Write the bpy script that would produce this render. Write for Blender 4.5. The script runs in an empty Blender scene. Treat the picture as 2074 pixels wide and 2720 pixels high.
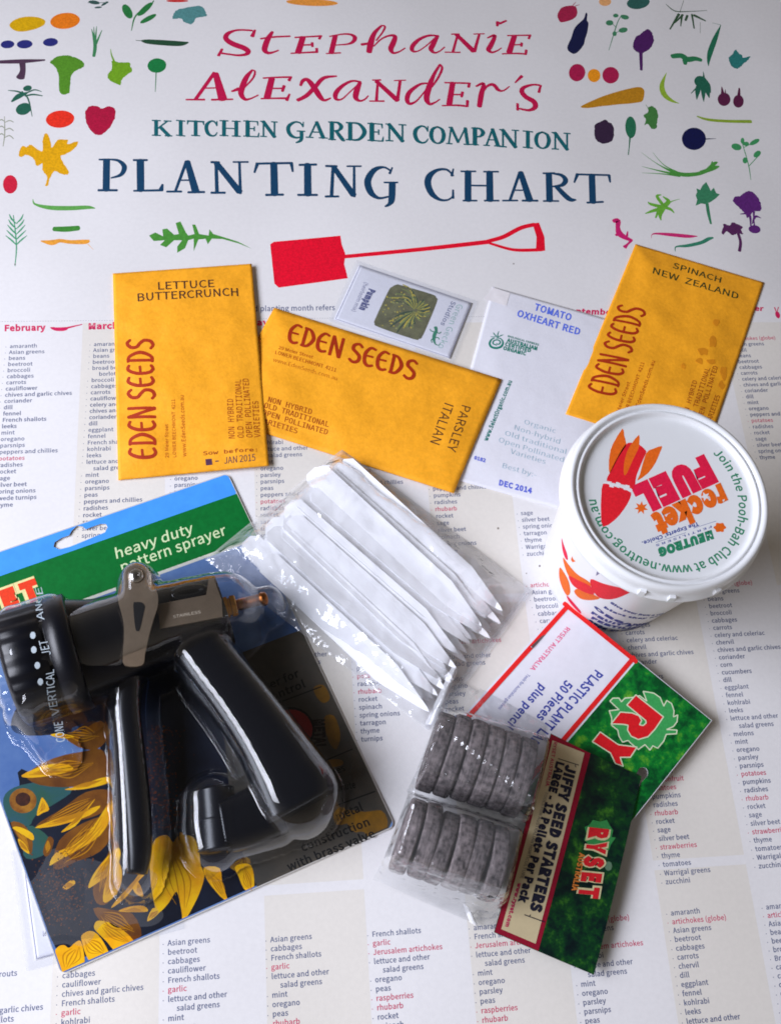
import bpy, bmesh, math, random
from mathutils import Vector, Matrix, noise
from mathutils.geometry import tessellate_polygon
random.seed(7)
S = bpy.context.scene
COL = S.collection
MM = 0.001

# ------------------------------------------------------------------ camera, light, exposure
F_PX, CX, CY = 2900.0, 1037.0, 1360.0            # focal length and centre in pixels of the 2074 x 2720 photograph
up_dir = Vector((-517, 6860, -F_PX)).normalized()    # table +Y seen from the camera
rt_dir = Vector((24000, 300, -F_PX)); rt_dir = (rt_dir - up_dir * rt_dir.dot(up_dir)).normalized()
nm_dir = rt_dir.cross(up_dir)
W2C = Matrix((rt_dir, up_dir, nm_dir)).transposed()
C2W = W2C.transposed()
CAM = -(C2W @ Vector((0, 0, -1))) * (F_PX / 5.556)   # in millimetres
cd = bpy.data.cameras.new('camera'); cam = bpy.data.objects.new('camera', cd); COL.objects.link(cam)
cd.sensor_fit = 'HORIZONTAL'; cd.sensor_width = 36.0; cd.lens = 36.0 * F_PX / 2074.0
cd.clip_start = 0.01; cd.clip_end = 50
cam.matrix_world = Matrix.Translation(CAM * MM) @ C2W.to_4x4()
S.camera = cam
world = bpy.data.worlds.new('World'); S.world = world; world.use_nodes = True
wt = world.node_tree; bg = wt.nodes['Background']           # a dim warm room: walls lighter than the ceiling
wc = wt.nodes.new('ShaderNodeTexCoord'); wx = wt.nodes.new('ShaderNodeSeparateXYZ'); wm = wt.nodes.new('ShaderNodeMapRange')
wt.links.new(wc.outputs['Generated'], wx.inputs[0]); wt.links.new(wx.outputs['Z'], wm.inputs['Value'])
wm.inputs['From Min'].default_value = 0.0; wm.inputs['From Max'].default_value = 0.95
wm.inputs['To Min'].default_value = 0.33; wm.inputs['To Max'].default_value = 0.045
bg.inputs[0].default_value = (1.0, 0.88, 0.75, 1); wt.links.new(wm.outputs[0], bg.inputs[1])
ld = bpy.data.lights.new('window_light', 'AREA'); lo = bpy.data.objects.new('window_light', ld); COL.objects.link(lo)
ld.shape = 'RECTANGLE'; ld.size = 0.95; ld.size_y = 0.46; ld.energy = 5.4; ld.color = (0.84, 0.87, 1.0)
ld.spread = math.radians(84)
lo.location = (-0.80, -0.14, 0.60)
lo.rotation_euler = (Vector((-0.03, -0.10, 0)) - Vector(lo.location)).to_track_quat('-Z', 'Y').to_euler()
S.view_settings.view_transform = 'Standard'; S.view_settings.look = 'None'
S.view_settings.exposure = 0.0; S.view_settings.gamma = 1.0; S.view_settings.use_curve_mapping = False
S.render.engine = 'CYCLES'
S.cycles.transparent_max_bounces = 32; S.cycles.max_bounces = 10
S.cycles.use_denoising = True; S.cycles.filter_width = 1.8
S.cycles.caustics_reflective = False; S.cycles.caustics_refractive = False

# ------------------------------------------------------------------ measuring: a point read in an enlarged view of the photograph -> the table plane (mm)
VIEWS = dict(d=(0, 0, 2074/1680), a=(0, 0, 700/1680), b=(400, 0, 1100/1680), c=(1400, 0, 674/1680), e=(0, 700, 750/1680),
             f=(680, 680, 720/1680), g=(1250, 620, 824/1680), h=(1400, 1020, 674/1680), i=(0, 1250, 800/1680), j=(0, 1900, 800/1680),
             k=(500, 1150, 950/1680), l=(950, 1550, 1000/1680), m=(950, 1950, 800/1680), n=(1600, 1500, 474/856),
             p=(450, 40, 550/1680), q=(950, 40, 550/1680), r=(240, 290, 660/1680), s=(900, 290, 740/1680), x=(0, 0, 1.0),
             A=(560, 1650, 540/1586), B=(0, 1450, 1/3), C=(980, 1780, 500/1574), D=(1380, 1580, 540/1680))
def ray(v, x, y):
    x0, y0, s = VIEWS[v]
    return C2W @ Vector((x0 + x*s - CX, CY - (y0 + y*s), -F_PX))
def G(v, x, y, h=0.0):
    r = ray(v, x, y)
    p = CAM + r * ((h - CAM.z) / r.z)
    return Vector((p.x, p.y))
def GZ(v, x, y, zf):
    h = 0.0
    for _ in range(7):
        p = G(v, x, y, h); h = zf(p.x, p.y)
    return p
def inv(v):                                     # mm per view pixel, roughly
    return VIEWS[v][2] / 5.556

# ------------------------------------------------------------------ materials
def lin(c):
    return tuple((x/255/12.92 if x/255 <= 0.04045 else ((x/255+0.055)/1.055)**2.4) for x in c)
MATS = {}
def mat(name, rgb, rough=0.55, spec=0.4, vary=0.0, vscale=300, bump=0.0, bscale=800, rgb2=None, metal=0.0, coat=0.0):
    if name in MATS: return MATS[name]
    m = bpy.data.materials.new(name); m.use_nodes = True; MATS[name] = m
    nt = m.node_tree; b = nt.nodes['Principled BSDF']
    c = lin(rgb)
    b.inputs['Base Color'].default_value = (*c, 1); b.inputs['Roughness'].default_value = rough
    b.inputs['Specular IOR Level'].default_value = spec; b.inputs['Metallic'].default_value = metal
    b.inputs['Coat Weight'].default_value = coat; b.inputs['Coat Roughness'].default_value = 0.1
    if vary or bump or rgb2:
        tc = nt.nodes.new('ShaderNodeTexCoord')
    if vary or rgb2:
        n = nt.nodes.new('ShaderNodeTexNoise'); n.inputs['Scale'].default_value = vscale; n.inputs['Detail'].default_value = 6
        n.inputs['Roughness'].default_value = 0.65
        nt.links.new(tc.outputs['Object'], n.inputs['Vector'])
        cr = nt.nodes.new('ShaderNodeValToRGB'); nt.links.new(n.outputs['Fac'], cr.inputs['Fac'])
        c2 = lin(rgb2) if rgb2 else tuple(min(1, x*(1+vary)) for x in c)
        c1 = c if rgb2 else tuple(x*(1-vary) for x in c)
        cr.color_ramp.elements[0].position = 0.36; cr.color_ramp.elements[1].position = 0.64
        cr.color_ramp.elements[0].color = (*c1, 1); cr.color_ramp.elements[1].color = (*c2, 1)
        nt.links.new(cr.outputs['Color'], b.inputs['Base Color'])
    if bump:
        n2 = nt.nodes.new('ShaderNodeTexNoise'); n2.inputs['Scale'].default_value = bscale; n2.inputs['Detail'].default_value = 5
        nt.links.new(tc.outputs['Object'], n2.inputs['Vector'])
        bp = nt.nodes.new('ShaderNodeBump'); bp.inputs['Strength'].default_value = bump; bp.inputs['Distance'].default_value = 0.0006
        nt.links.new(n2.outputs['Fac'], bp.inputs['Height']); nt.links.new(bp.outputs['Normal'], b.inputs['Normal'])
    return m
def ink(rgb, vary=0.10):
    return mat('ink_%d_%d_%d' % rgb, rgb, rough=0.6, spec=0.25, vary=vary, vscale=900)
def film(name, haze=0.06, gl=1.0, rough=0.05, bump=0.35, bscale=60, tint=(0.97, 0.98, 1.0), ior=1.5):
    m = bpy.data.materials.new(name); m.use_nodes = True; nt = m.node_tree; nt.nodes.clear()
    N = nt.nodes.new; L = nt.links.new
    out = N('ShaderNodeOutputMaterial'); tr = N('ShaderNodeBsdfTransparent'); gs = N('ShaderNodeBsdfGlossy'); df = N('ShaderNodeBsdfDiffuse')
    tr.inputs[0].default_value = (*tint, 1); gs.inputs['Roughness'].default_value = rough; df.inputs[0].default_value = (0.93, 0.94, 0.97, 1)
    tc = N('ShaderNodeTexCoord'); nz = N('ShaderNodeTexNoise'); nz.inputs['Scale'].default_value = bscale; nz.inputs['Detail'].default_value = 3
    L(tc.outputs['Object'], nz.inputs['Vector'])
    bp = N('ShaderNodeBump'); bp.inputs['Strength'].default_value = bump; bp.inputs['Distance'].default_value = 0.004
    L(nz.outputs['Fac'], bp.inputs['Height'])
    fr = N('ShaderNodeFresnel'); ge = N('ShaderNodeNewGeometry')      # a thin sheet reflects alike from both faces
    bk = N('ShaderNodeMath'); bk.operation = 'MULTIPLY_ADD'; bk.inputs[1].default_value = 1/ior-ior; bk.inputs[2].default_value = ior
    L(ge.outputs['Backfacing'], bk.inputs[0]); L(bk.outputs[0], fr.inputs['IOR'])
    for s in (gs, df, fr): L(bp.outputs['Normal'], s.inputs['Normal'])
    mu = N('ShaderNodeMath'); mu.operation = 'MULTIPLY'; mu.inputs[1].default_value = gl; mu.use_clamp = True
    L(fr.outputs[0], mu.inputs[0])
    m1 = N('ShaderNodeMixShader'); m1.inputs[0].default_value = haze; L(tr.outputs[0], m1.inputs[1]); L(df.outputs[0], m1.inputs[2])
    m2 = N('ShaderNodeMixShader'); L(mu.outputs[0], m2.inputs[0]); L(m1.outputs[0], m2.inputs[1]); L(gs.outputs[0], m2.inputs[2])
    L(m2.outputs[0], out.inputs['Surface'])
    return m

# ------------------------------------------------------------------ objects
def tag(o, label=None, cat=None, group=None, kind=None):
    for k, v in (('label', label), ('category', cat), ('group', group), ('kind', kind)):
        if v: o[k] = v
    return o
def empty(name, xy=(0, 0), z=0.0, **kw):
    o = bpy.data.objects.new(name, None); o.empty_display_size = 0.01; COL.objects.link(o)
    o.location = (xy[0]*MM, xy[1]*MM, z*MM); return tag(o, **kw)
class Mesh:
    """collects faces in millimetres; build() links them as one object"""
    def __init__(self, clip=None): self.v = []; self.f = []; self.m = []; self.lift = 0.0; self.clip = clip
    def add(self, vs, fs, mi=0):
        o = len(self.v); self.v += [tuple(p) for p in vs]; self.f += [tuple(o+i for i in f) for f in fs]; self.m += [mi]*len(fs)
    def build(self, name, mats, parent=None, smooth=False, up=False):
        if up:
            for i, f in enumerate(self.f):
                a, b, c = (self.v[k] for k in f[:3])
                if (b[0]-a[0])*(c[1]-a[1])-(c[0]-a[0])*(b[1]-a[1]) < 0: self.f[i] = tuple(reversed(f))
        me = bpy.data.meshes.new(name)
        off = Vector((0, 0, 0)) if parent is None else world_loc(parent)
        me.from_pydata([(x*MM-off.x, y*MM-off.y, z*MM-off.z) for x, y, z in self.v], [], self.f)
        for mt in (mats if isinstance(mats, (list, tuple)) else [mats]): me.materials.append(mt)
        me.polygons.foreach_set('material_index', self.m)
        me.polygons.foreach_set('use_smooth', [smooth]*len(self.f)); me.update()
        o = bpy.data.objects.new(name, me); COL.objects.link(o)
        if parent is not None: o.parent = parent
        return o
    # --- solids
    def prism(self, pts, z0, z1, mi=0):          # polygon (2-D, or with own z function) extruded up
        n = len(pts)
        a = 0.5*sum(pts[i][0]*pts[(i+1) % n][1]-pts[(i+1) % n][0]*pts[i][1] for i in range(n))
        if a < 0: pts = pts[::-1]
        lo_ = [(p[0], p[1], z0) for p in pts]; hi = [(p[0], p[1], z1) for p in pts]
        tris = tessellate_polygon([[Vector((p[0], p[1], 0)) for p in pts]])
        fs = []
        for t in tris:
            a2 = (pts[t[1]][0]-pts[t[0]][0])*(pts[t[2]][1]-pts[t[0]][1])-(pts[t[2]][0]-pts[t[0]][0])*(pts[t[1]][1]-pts[t[0]][1])
            t = tuple(t) if a2 > 0 else tuple(reversed(t))
            fs += [tuple(n+i for i in t), tuple(reversed(t))]
        fs += [(i, (i+1) % n, n+(i+1) % n, n+i) for i in range(n)]
        self.add(lo_+hi, fs, mi)
    def sweep(self, path, n=20, power=2.0, mi=0):  # path: (x, y, z, half width, half height); superellipse sections, rounded ends
        P = []
        K = 5
        for i in range(len(path)-1):
            p0 = path[max(i-1, 0)]; p1 = path[i]; p2 = path[i+1]; p3 = path[min(i+2, len(path)-1)]
            for k in range(K):
                t = k/K
                P.append([0.5*((2*b)+(c-a)*t+(2*a-5*b+4*c-d)*t*t+(3*b-a-3*c+d)*t**3) for a, b, c, d in zip(p0, p1, p2, p3)])
        P.append(list(path[-1]))
        vs = []; fs = []
        for i, q in enumerate(P):
            a = P[max(i-1, 0)]; b = P[min(i+1, len(P)-1)]
            d = Vector((b[0]-a[0], b[1]-a[1])).normalized(); nn = Vector((-d.y, d.x))
            for k in range(n):
                t = 2*math.pi*k/n; c, s = math.cos(t), math.sin(t)
                cx = math.copysign(abs(c)**(2/power), c); sx = math.copysign(abs(s)**(2/power), s)
                vs.append((q[0]+nn.x*cx*q[3], q[1]+nn.y*cx*q[3], q[2]+sx*q[4]))
        for i in range(len(P)-1):
            for k in range(n):
                fs.append((i*n+k, (i+1)*n+k, (i+1)*n+(k+1) % n, i*n+(k+1) % n))
        fs.append(tuple(range(n))); fs.append(tuple(reversed(range((len(P)-1)*n, len(P)*n))))
        self.add(vs, fs, mi)
    def lathe(self, prof, c, axis, n=64, mi=0, ridge=None, phase=0.0):   # prof: (distance along axis, radius); closed ends
        ax = Vector(axis).normalized(); u = ax.orthogonal().normalized(); w = ax.cross(u); c = Vector(c)
        vs = []; fs = []
        for j, (t, r) in enumerate(prof):
            for k in range(n):
                a = 2*math.pi*k/n + phase; rr = r + (ridge(j, k) if ridge else 0)
                vs.append(tuple(c+ax*t+(u*math.cos(a)+w*math.sin(a))*rr))
        for j in range(len(prof)-1):
            for k in range(n):
                fs.append((j*n+k, j*n+(k+1) % n, (j+1)*n+(k+1) % n, (j+1)*n+k))
        fs.append(tuple(reversed(range(n)))); fs.append(tuple(range((len(prof)-1)*n, len(prof)*n)))
        self.add(vs, fs, mi)
    # --- flat printing, laid on the surface z = zf(x, y); every mark 2 microns above the last
    def lay(self, pts, fs, zf, mi, step=True):
        if step: self.lift += 0.0018
        self.add([(p[0], p[1], zf(p[0], p[1])+0.015+self.lift) for p in pts], fs, mi)
        if self.lift > 0.05: self.lift = 0.0
    def fill(self, pts, zf, mi=0):
        tris = tessellate_polygon([[Vector((p[0], p[1], 0)) for p in pts]])
        fs = []
        for t in tris:
            a2 = (pts[t[1]][0]-pts[t[0]][0])*(pts[t[2]][1]-pts[t[0]][1])-(pts[t[2]][0]-pts[t[0]][0])*(pts[t[1]][1]-pts[t[0]][1])
            fs.append(tuple(t) if a2 > 0 else tuple(reversed(t)))
        if zf is not flat: pts, fs = refine(pts, fs, 2.6)
        self.lay(pts, fs, zf, mi)
    def poly(self, v, pts, zf=None, mi=0, smooth=2, rag=0.0):
        zf = zf or flat
        P = [GZ(v, x, y, zf) for x, y in pts]
        L = smooth_loop(P, smooth, rag)
        if self.clip: L = [self.clip(q) for q in L]
        self.fill(L, zf, mi)
    def ell(self, v, cx, cy, rx, ry, rot=0, zf=None, mi=0):
        a = math.radians(rot); pts = []
        for k in range(28):
            t = 2*math.pi*k/28
            x, y = rx*math.cos(t), ry*math.sin(t)
            pts.append((cx+x*math.cos(a)-y*math.sin(a), cy+x*math.sin(a)+y*math.cos(a)))
        self.poly(v, pts, zf, mi, smooth=0, rag=0.05)
    def pen(self, v, pts, zf=None, mi=0, w=None):
        zf = zf or flat
        s = inv(v)
        P = []
        for q in pts:
            g = GZ(v, q[0], q[1], zf); P.append((g.x, g.y, (q[2] if len(q) > 2 else w)*s*0.5))
        self.stroke(P, zf, mi)
    def stroke(self, P, zf, mi=0):                # P: (x, y, half width) in mm
        if len(P) > 2:
            Q = []
            for i in range(len(P)-1):
                p0 = P[max(i-1, 0)]; p1 = P[i]; p2 = P[i+1]; p3 = P[min(i+2, len(P)-1)]
                for k in range(6):
                    t = k/6
                    Q.append([0.5*((2*b)+(c-a)*t+(2*a-5*b+4*c-d)*t*t+(3*b-a-3*c+d)*t**3) for a, b, c, d in zip(p0, p1, p2, p3)])
            Q.append(P[-1])
        elif zf is flat: Q = P
        else: Q = [[a+(b-a)*k/8 for a, b in zip(P[0], P[1])] for k in range(9)]
        vs = []; n = len(Q)
        L = []; R = []
        for i in range(n):
            a = Q[max(i-1, 0)]; b = Q[min(i+1, n-1)]
            d = Vector((b[0]-a[0], b[1]-a[1]))
            d = d.normalized() if d.length > 1e-9 else Vector((1, 0))
            r = max(Q[i][2], 0.02)
            L.append((Q[i][0]-d.y*r, Q[i][1]+d.x*r)); R.append((Q[i][0]+d.y*r, Q[i][1]-d.x*r))
            if i == 0: d0, r0 = d, r
            if i == n-1: d1, r1 = d, r
        def cap(q, d, r, sgn):
            out = []
            for k in range(1, 5):
                t = math.pi*k/5
                out.append((q[0]+sgn*(d.x*math.sin(t)*0.6*r) + (-d.y)*math.cos(t)*r*sgn, q[1]+sgn*(d.y*math.sin(t)*0.6*r) + d.x*math.cos(t)*r*sgn))
            return out
        vs = L+R; fs = [(i, n+i, n+i+1, i+1) for i in range(n-1)]
        c1 = cap(Q[-1], d1, r1, 1); o = len(vs); vs += c1; fs.append((n-1, 2*n-1)+tuple(o+k for k in reversed(range(4))))
        c0 = cap(Q[0], d0, r0, -1); o = len(vs); vs += c0; fs.append((n, 0)+tuple(o+k for k in reversed(range(4))))
        self.lay(vs, fs, zf, mi)
    def map3(self, vs, fs, o, ex, ey, zf, mi):
        self.lay([(o.x+ex.x*x+ey.x*y, o.y+ex.y*x+ey.y*y) for x, y in vs], fs, zf, mi)
    def text3(self, s, v, p0, p1, p2, zf=None, mi=0, font='sans', bold=0.0, lower=False, track=0.0):
        """baseline from p0 to p1, capitals (or small letters, lower=True) reaching p2, all read in view v"""
        zf = zf or flat
        vs, fs = glyphs(s, font, bold, None, track)
        w = max(x for x, y in vs); x0 = min(x for x, y in vs)
        ch = XH[font] if lower else CH[font]
        o = GZ(v, *p0, zf); ex = (GZ(v, *p1, zf)-o)/(w-x0); ey = (GZ(v, *p2, zf)-o)/ch
        for par in (0, 1):
            vs, fs = glyphs(s, font, bold, par, track)
            if vs: self.map3([(x-x0, y) for x, y in vs], fs, o, ex, ey, zf, mi)
    def text(self, s, o, d, size, zf=None, mi=0, font='sans', bold=0.0, sx=1.0):
        vs, fs = glyphs(s, font, bold)
        ex = d*size*sx; ey = Vector((-d.y, d.x))*size
        self.map3(vs, fs, o, ex, ey, zf or flat, mi)
def refine(pts, fs, size):
    bm = bmesh.new(); V = [bm.verts.new((p[0], p[1], 0)) for p in pts]
    for f in fs:
        try: bm.faces.new([V[i] for i in f])
        except ValueError: pass
    for _ in range(7):
        long_ = [e for e in bm.edges if e.calc_length() > size]
        if not long_: break
        bmesh.ops.subdivide_edges(bm, edges=long_, cuts=1)
        bmesh.ops.triangulate(bm, faces=[f for f in bm.faces if len(f.verts) > 3])
    bm.verts.index_update()
    P = [(v.co.x, v.co.y) for v in bm.verts]; F = [tuple(v.index for v in f.verts) if f.normal.z >= 0 else tuple(reversed([v.index for v in f.verts])) for f in bm.faces]
    bm.free(); return P, F
def flat(x, y): return 0.0
def level(z): return lambda x, y: z
def world_loc(o):
    p = Vector((0, 0, 0))
    while o is not None: p = p + Vector(o.location); o = o.parent
    return p
def smooth_loop(P, k, rag=0.0):
    if k <= 0:
        Q = [Vector((p[0], p[1])) for p in P]
    else:
        Q = []; n = len(P)
        for i in range(n):
            p0, p1, p2, p3 = P[i-1], P[i], P[(i+1) % n], P[(i+2) % n]
            for j in range(k+1):
                t = j/(k+1); 
                Q.append(Vector([0.5*((2*b)+(c-a)*t+(2*a-5*b+4*c-d)*t*t+(3*b-a-3*c+d)*t**3) for a, b, c, d in zip(p0, p1, p2, p3)]))
    if rag:
        Q = [q+Vector((random.uniform(-1, 1), random.uniform(-1, 1)))*rag for q in Q]
    return Q

# ------------------------------------------------------------------ lettering: Blender's own fonts as flat outlines
FONTS = {}
def load_font(k, fn):
    try:
        import os
        FONTS[k] = bpy.data.fonts.load(os.path.join(bpy.utils.system_resource('DATAFILES'), 'fonts', fn))
    except Exception: FONTS[k] = None
load_font('sans', 'Noto Sans CJK Regular.woff2'); load_font('mono', 'DejaVuSansMono.woff2'); load_font('list', 'Noto Sans CJK Regular.woff2')
_cache = {}
def outline(s, font, bold=0.0):
    key = (s, font, bold)
    if key in _cache: return _cache[key]
    cu = bpy.data.curves.new('lettering', 'FONT'); cu.body = s; cu.size = 1; cu.resolution_u = 4 if bold > .03 else 2; cu.offset = bold
    if FONTS.get(font): cu.font = FONTS[font]
    o = bpy.data.objects.new('lettering', cu); COL.objects.link(o)
    dg = bpy.context.evaluated_depsgraph_get(); me = bpy.data.meshes.new_from_object(o.evaluated_get(dg), depsgraph=dg)
    vs = [(v.co.x, v.co.y) for v in me.vertices]; fs = [tuple(p.vertices) if p.normal.z >= 0 else tuple(reversed(p.vertices)) for p in me.polygons]
    bpy.data.objects.remove(o); bpy.data.curves.remove(cu); bpy.data.meshes.remove(me)
    _cache[key] = (vs, fs); return vs, fs
def wid(s, font): return max(x for x, y in outline(s, font)[0])-min(x for x, y in outline(s, font)[0])
def advance(ch, font):
    return wid('H'+ch+'H', font)-wid('HH', font)
def glyphs(s, font='sans', bold=0.0, par=None, track=0.0):
    """letters one after another; par picks every second letter, so that heavy neighbours can lie a hair apart"""
    V = []; Fs = []; x = 0.0; n = 0
    for ch in s:
        if ch != ' ':
            if par is None or n % 2 == par:
                vs, fs = outline(ch, font, bold); o = len(V)
                V += [(a+x, b) for a, b in vs]; Fs += [tuple(o+i for i in f) for f in fs]
            n += 1
        x += advance(ch, font)+(track or max(0, bold)*1.2)
    return V, Fs
CH = {}; XH = {}
for k in ('sans', 'mono', 'list'):
    CH[k] = max(y for x, y in glyphs('H', k)[0]); XH[k] = max(y for x, y in glyphs('x', k)[0])

# hand-drawn serif capitals (unit box: x 0-1, y 0 at the baseline, 1 at the top; stroke width third)
T, t_ = 0.21, 0.085
def sf(a, b, y): return [(a, y, t_), (b, y, t_)]
ARC_C = [(.95, .70, .07), (.78, .95, .10), (.48, .99, .13), (.16, .76, .2), (.1, .45, T), (.25, .13, .2), (.55, .0, .13), (.82, .07, .10), (.97, .26, .06)]
SERIF = {
 'K': [[(.2, 1, T), (.2, 0, T)], [(.78, 1, .1), (.28, .47, .1)], [(.4, .58, T), (.85, 0, T)], sf(0, .42, 1), sf(0, .42, 0), sf(.6, .96, 1), sf(.65, 1, 0)],
 'I': [[(.5, 1, T), (.5, 0, T)], sf(.0, 1, 1), sf(.0, 1, 0)],
 'T': [[(.5, 1, T), (.5, 0, T)], [(0, .98, .11), (1, .98, .11)], [(.05, .98, .12), (0, .75, .05)], [(.95, .98, .12), (1, .75, .05)], sf(.25, .75, 0)],
 'C': [ARC_C, [(.96, 1.02, .06), (.93, .74, .1)]],
 'H': [[(.2, 1, T), (.2, 0, T)], [(.8, 1, T), (.8, 0, T)], [(.2, .5, t_), (.8, .5, t_)], sf(0, .4, 1), sf(.6, 1, 1), sf(0, .4, 0), sf(.6, 1, 0)],
 'E': [[(.26, 1, T*1.1), (.26, 0, T*1.1)], sf(0, .92, 1), sf(.25, .7, .52), sf(0, .97, 0), [(.9, 1, .1), (.93, .76, .06)], [(.7, .66, .08), (.7, .38, .08)], [(.95, 0, .11), (1, .27, .05)]],
 'N': [[(.18, 1, .1), (.18, 0, .1)], [(.16, 1, T), (.84, 0, T)], [(.83, 1, .1), (.83, 0, .1)], sf(0, .25, 1), sf(.65, 1, 1), sf(0, .36, 0)],
 'G': [ARC_C[:8]+[(.88, .12, .08)], [(.96, 1.02, .06), (.93, .74, .1)], [(.85, .42, .2), (.83, -.12, .18), (.55, -.32, .1)], sf(.6, 1.04, .43)],
 'A': [[(.5, 1, .1), (.16, 0, .1)], [(.5, 1, T*.9), (.82, 0, T)], sf(.28, .7, .35), sf(0, .34, 0), sf(.62, 1.02, 0)],
 'R': [[(.2, 1, T), (.2, 0, T)], [(.2, 1, t_), (.58, .98, .14), (.78, .77, .2), (.6, .54, .13), (.25, .5, t_)], [(.45, .52, .16), (.85, .04, .2), (1, 0, .08)], sf(0, .4, 1), sf(0, .42, 0)],
 'D': [[(.2, 1, T), (.2, 0, T)], [(.2, 1, t_), (.65, .95, .15), (.92, .5, .22), (.65, .05, .15), (.2, 0, t_)], sf(0, .3, 1), sf(0, .3, 0)],
 'O': [[(.5, 1, .1), (.2, .85, .17), (.09, .5, T), (.2, .15, .17), (.5, 0, .1), (.8, .15, .17), (.91, .5, T), (.8, .85, .17), (.5, 1, .1)]],
 'M': [[(.2, 1, .09), (.1, 0, .09)], [(.2, 1, T*.8), (.5, .1, T*.7)], [(.8, 1, .09), (.5, .1, .09)], [(.8, 1, T*.85), (.9, 0, T*.85)], sf(0, .24, 0), sf(.74, 1.04, 0), sf(.1, .26, 1)],
 'P': [[(.24, 1, T*1.1), (.24, 0, T*1.1)], [(.2, 1, t_), (.62, .98, .14), (.84, .76, .22), (.64, .53, .13), (.25, .48, t_)], sf(0, .45, 1), sf(0, .5, 0)],
}
# rounded brush capitals of the paper seed packets
BRUSH = {
 'E': [[(.92, .93, .17), (.5, .97, .2), (.17, .72, .22), (.1, .45, .22), (.22, .15, .22), (.55, .03, .2), (.92, .1, .17)], [(.12, .5, .15), (.8, .52, .15)]],
 'D': [[(.2, .96, .2), (.2, .04, .2)], [(.08, .96, .17), (.55, .9, .2), (.88, .5, .24), (.55, .09, .2), (.08, .04, .17)]],
 'N': [[(.14, .0, .2), (.14, 1, .2)], [(.14, 1, .2), (.82, .0, .2)], [(.85, .0, .2), (.85, 1, .2)]],
 'S': [[(.92, .86, .17), (.6, .98, .2), (.22, .86, .22), (.2, .64, .22), (.55, .5, .22), (.84, .34, .22), (.78, .1, .22), (.4, .0, .2), (.05, .1, .17)]],
}
def brush_word(M, v, p0, p1, p2, zf, mi, word='EDEN SEEDS'):
    o = GZ(v, *p0, zf); ex = GZ(v, *p1, zf)-o; ey = GZ(v, *p2, zf)-o
    adv = dict(E=.80, D=.92, N=.92, S=.82); adv[' '] = .32
    tot = sum(adv[c] for c in word); x = 0.0; hh = ey.length; sc = ex.length/tot
    for c in word:
        for st in BRUSH.get(c, []):
            P = []
            for a, b, w in st:
                q = o+ex*((x+a*adv[c]*0.86)/tot)+ey*b
                P.append((q.x, q.y, w*0.5*min(hh, sc*1.25)*0.78))
            M.stroke(P, zf, mi)
        x += adv[c]

# ================================================================== SETTING
m = Mesh(); m.prism([(-520, -520), (560, -520), (560, 620), (-520, 620)], -25, -0.45)
tag(m.build('tabletop', mat('table_wood', (120, 92, 66), rough=0.5, vary=0.25, vscale=25, bump=0.2, bscale=60)), kind='structure')

# ================================================================== THE WALL CHART
chart = empty('planting_chart', (0, 0), -0.4, label='large white paper planting chart with month lists and vegetable pictures spread under everything', cat='poster')
PAPER = mat('chart_paper', (226, 224, 224), rough=0.42, spec=0.35, vary=0.02, vscale=500, bump=0.05, bscale=1500)
def waves(mt, dist=0.010, sc=5.5):
    nt = mt.node_tree; b = nt.nodes['Principled BSDF']; tc = nt.nodes.new('ShaderNodeTexCoord'); n = nt.nodes.new('ShaderNodeTexNoise')
    n.inputs['Scale'].default_value = sc; n.inputs['Detail'].default_value = 1.5; nt.links.new(tc.outputs['Object'], n.inputs['Vector'])
    bp = nt.nodes.new('ShaderNodeBump'); bp.inputs['Strength'].default_value = 1; bp.inputs['Distance'].default_value = dist
    nt.links.new(n.outputs['Fac'], bp.inputs['Height'])
    old = b.inputs['Normal'].links
    if old: nt.links.new(bp.outputs['Normal'], old[0].from_node.inputs['Normal'])
    else: nt.links.new(bp.outputs['Normal'], b.inputs['Normal'])
waves(PAPER)
m = Mesh(); m.prism([(-262, -330), (330, -330), (330, 400), (-262, 400)], -0.42, 0.0); m.build('sheet', PAPER, chart)

# ---- tinted columns
TINT = mat('tinted_paper', (222, 217, 209), rough=0.42, spec=0.35, vary=0.02, vscale=500, bump=0.05, bscale=1500)
waves(TINT)
m = Mesh()
for k in range(-1, 12):
    if k % 2 == 1: continue
    x0 = -146.5 + k*41.6 - 0.8
    for (y0, y1) in ((106.5, -43), (-47, -166), (-170, -325)):
        m.lift = 0; m.fill([(x0, y1), (x0+41.2, y1), (x0+41.2, y0), (x0, y0)], lambda x, y: -0.012, 0)
m.build('tinted_column', TINT, chart)

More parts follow.
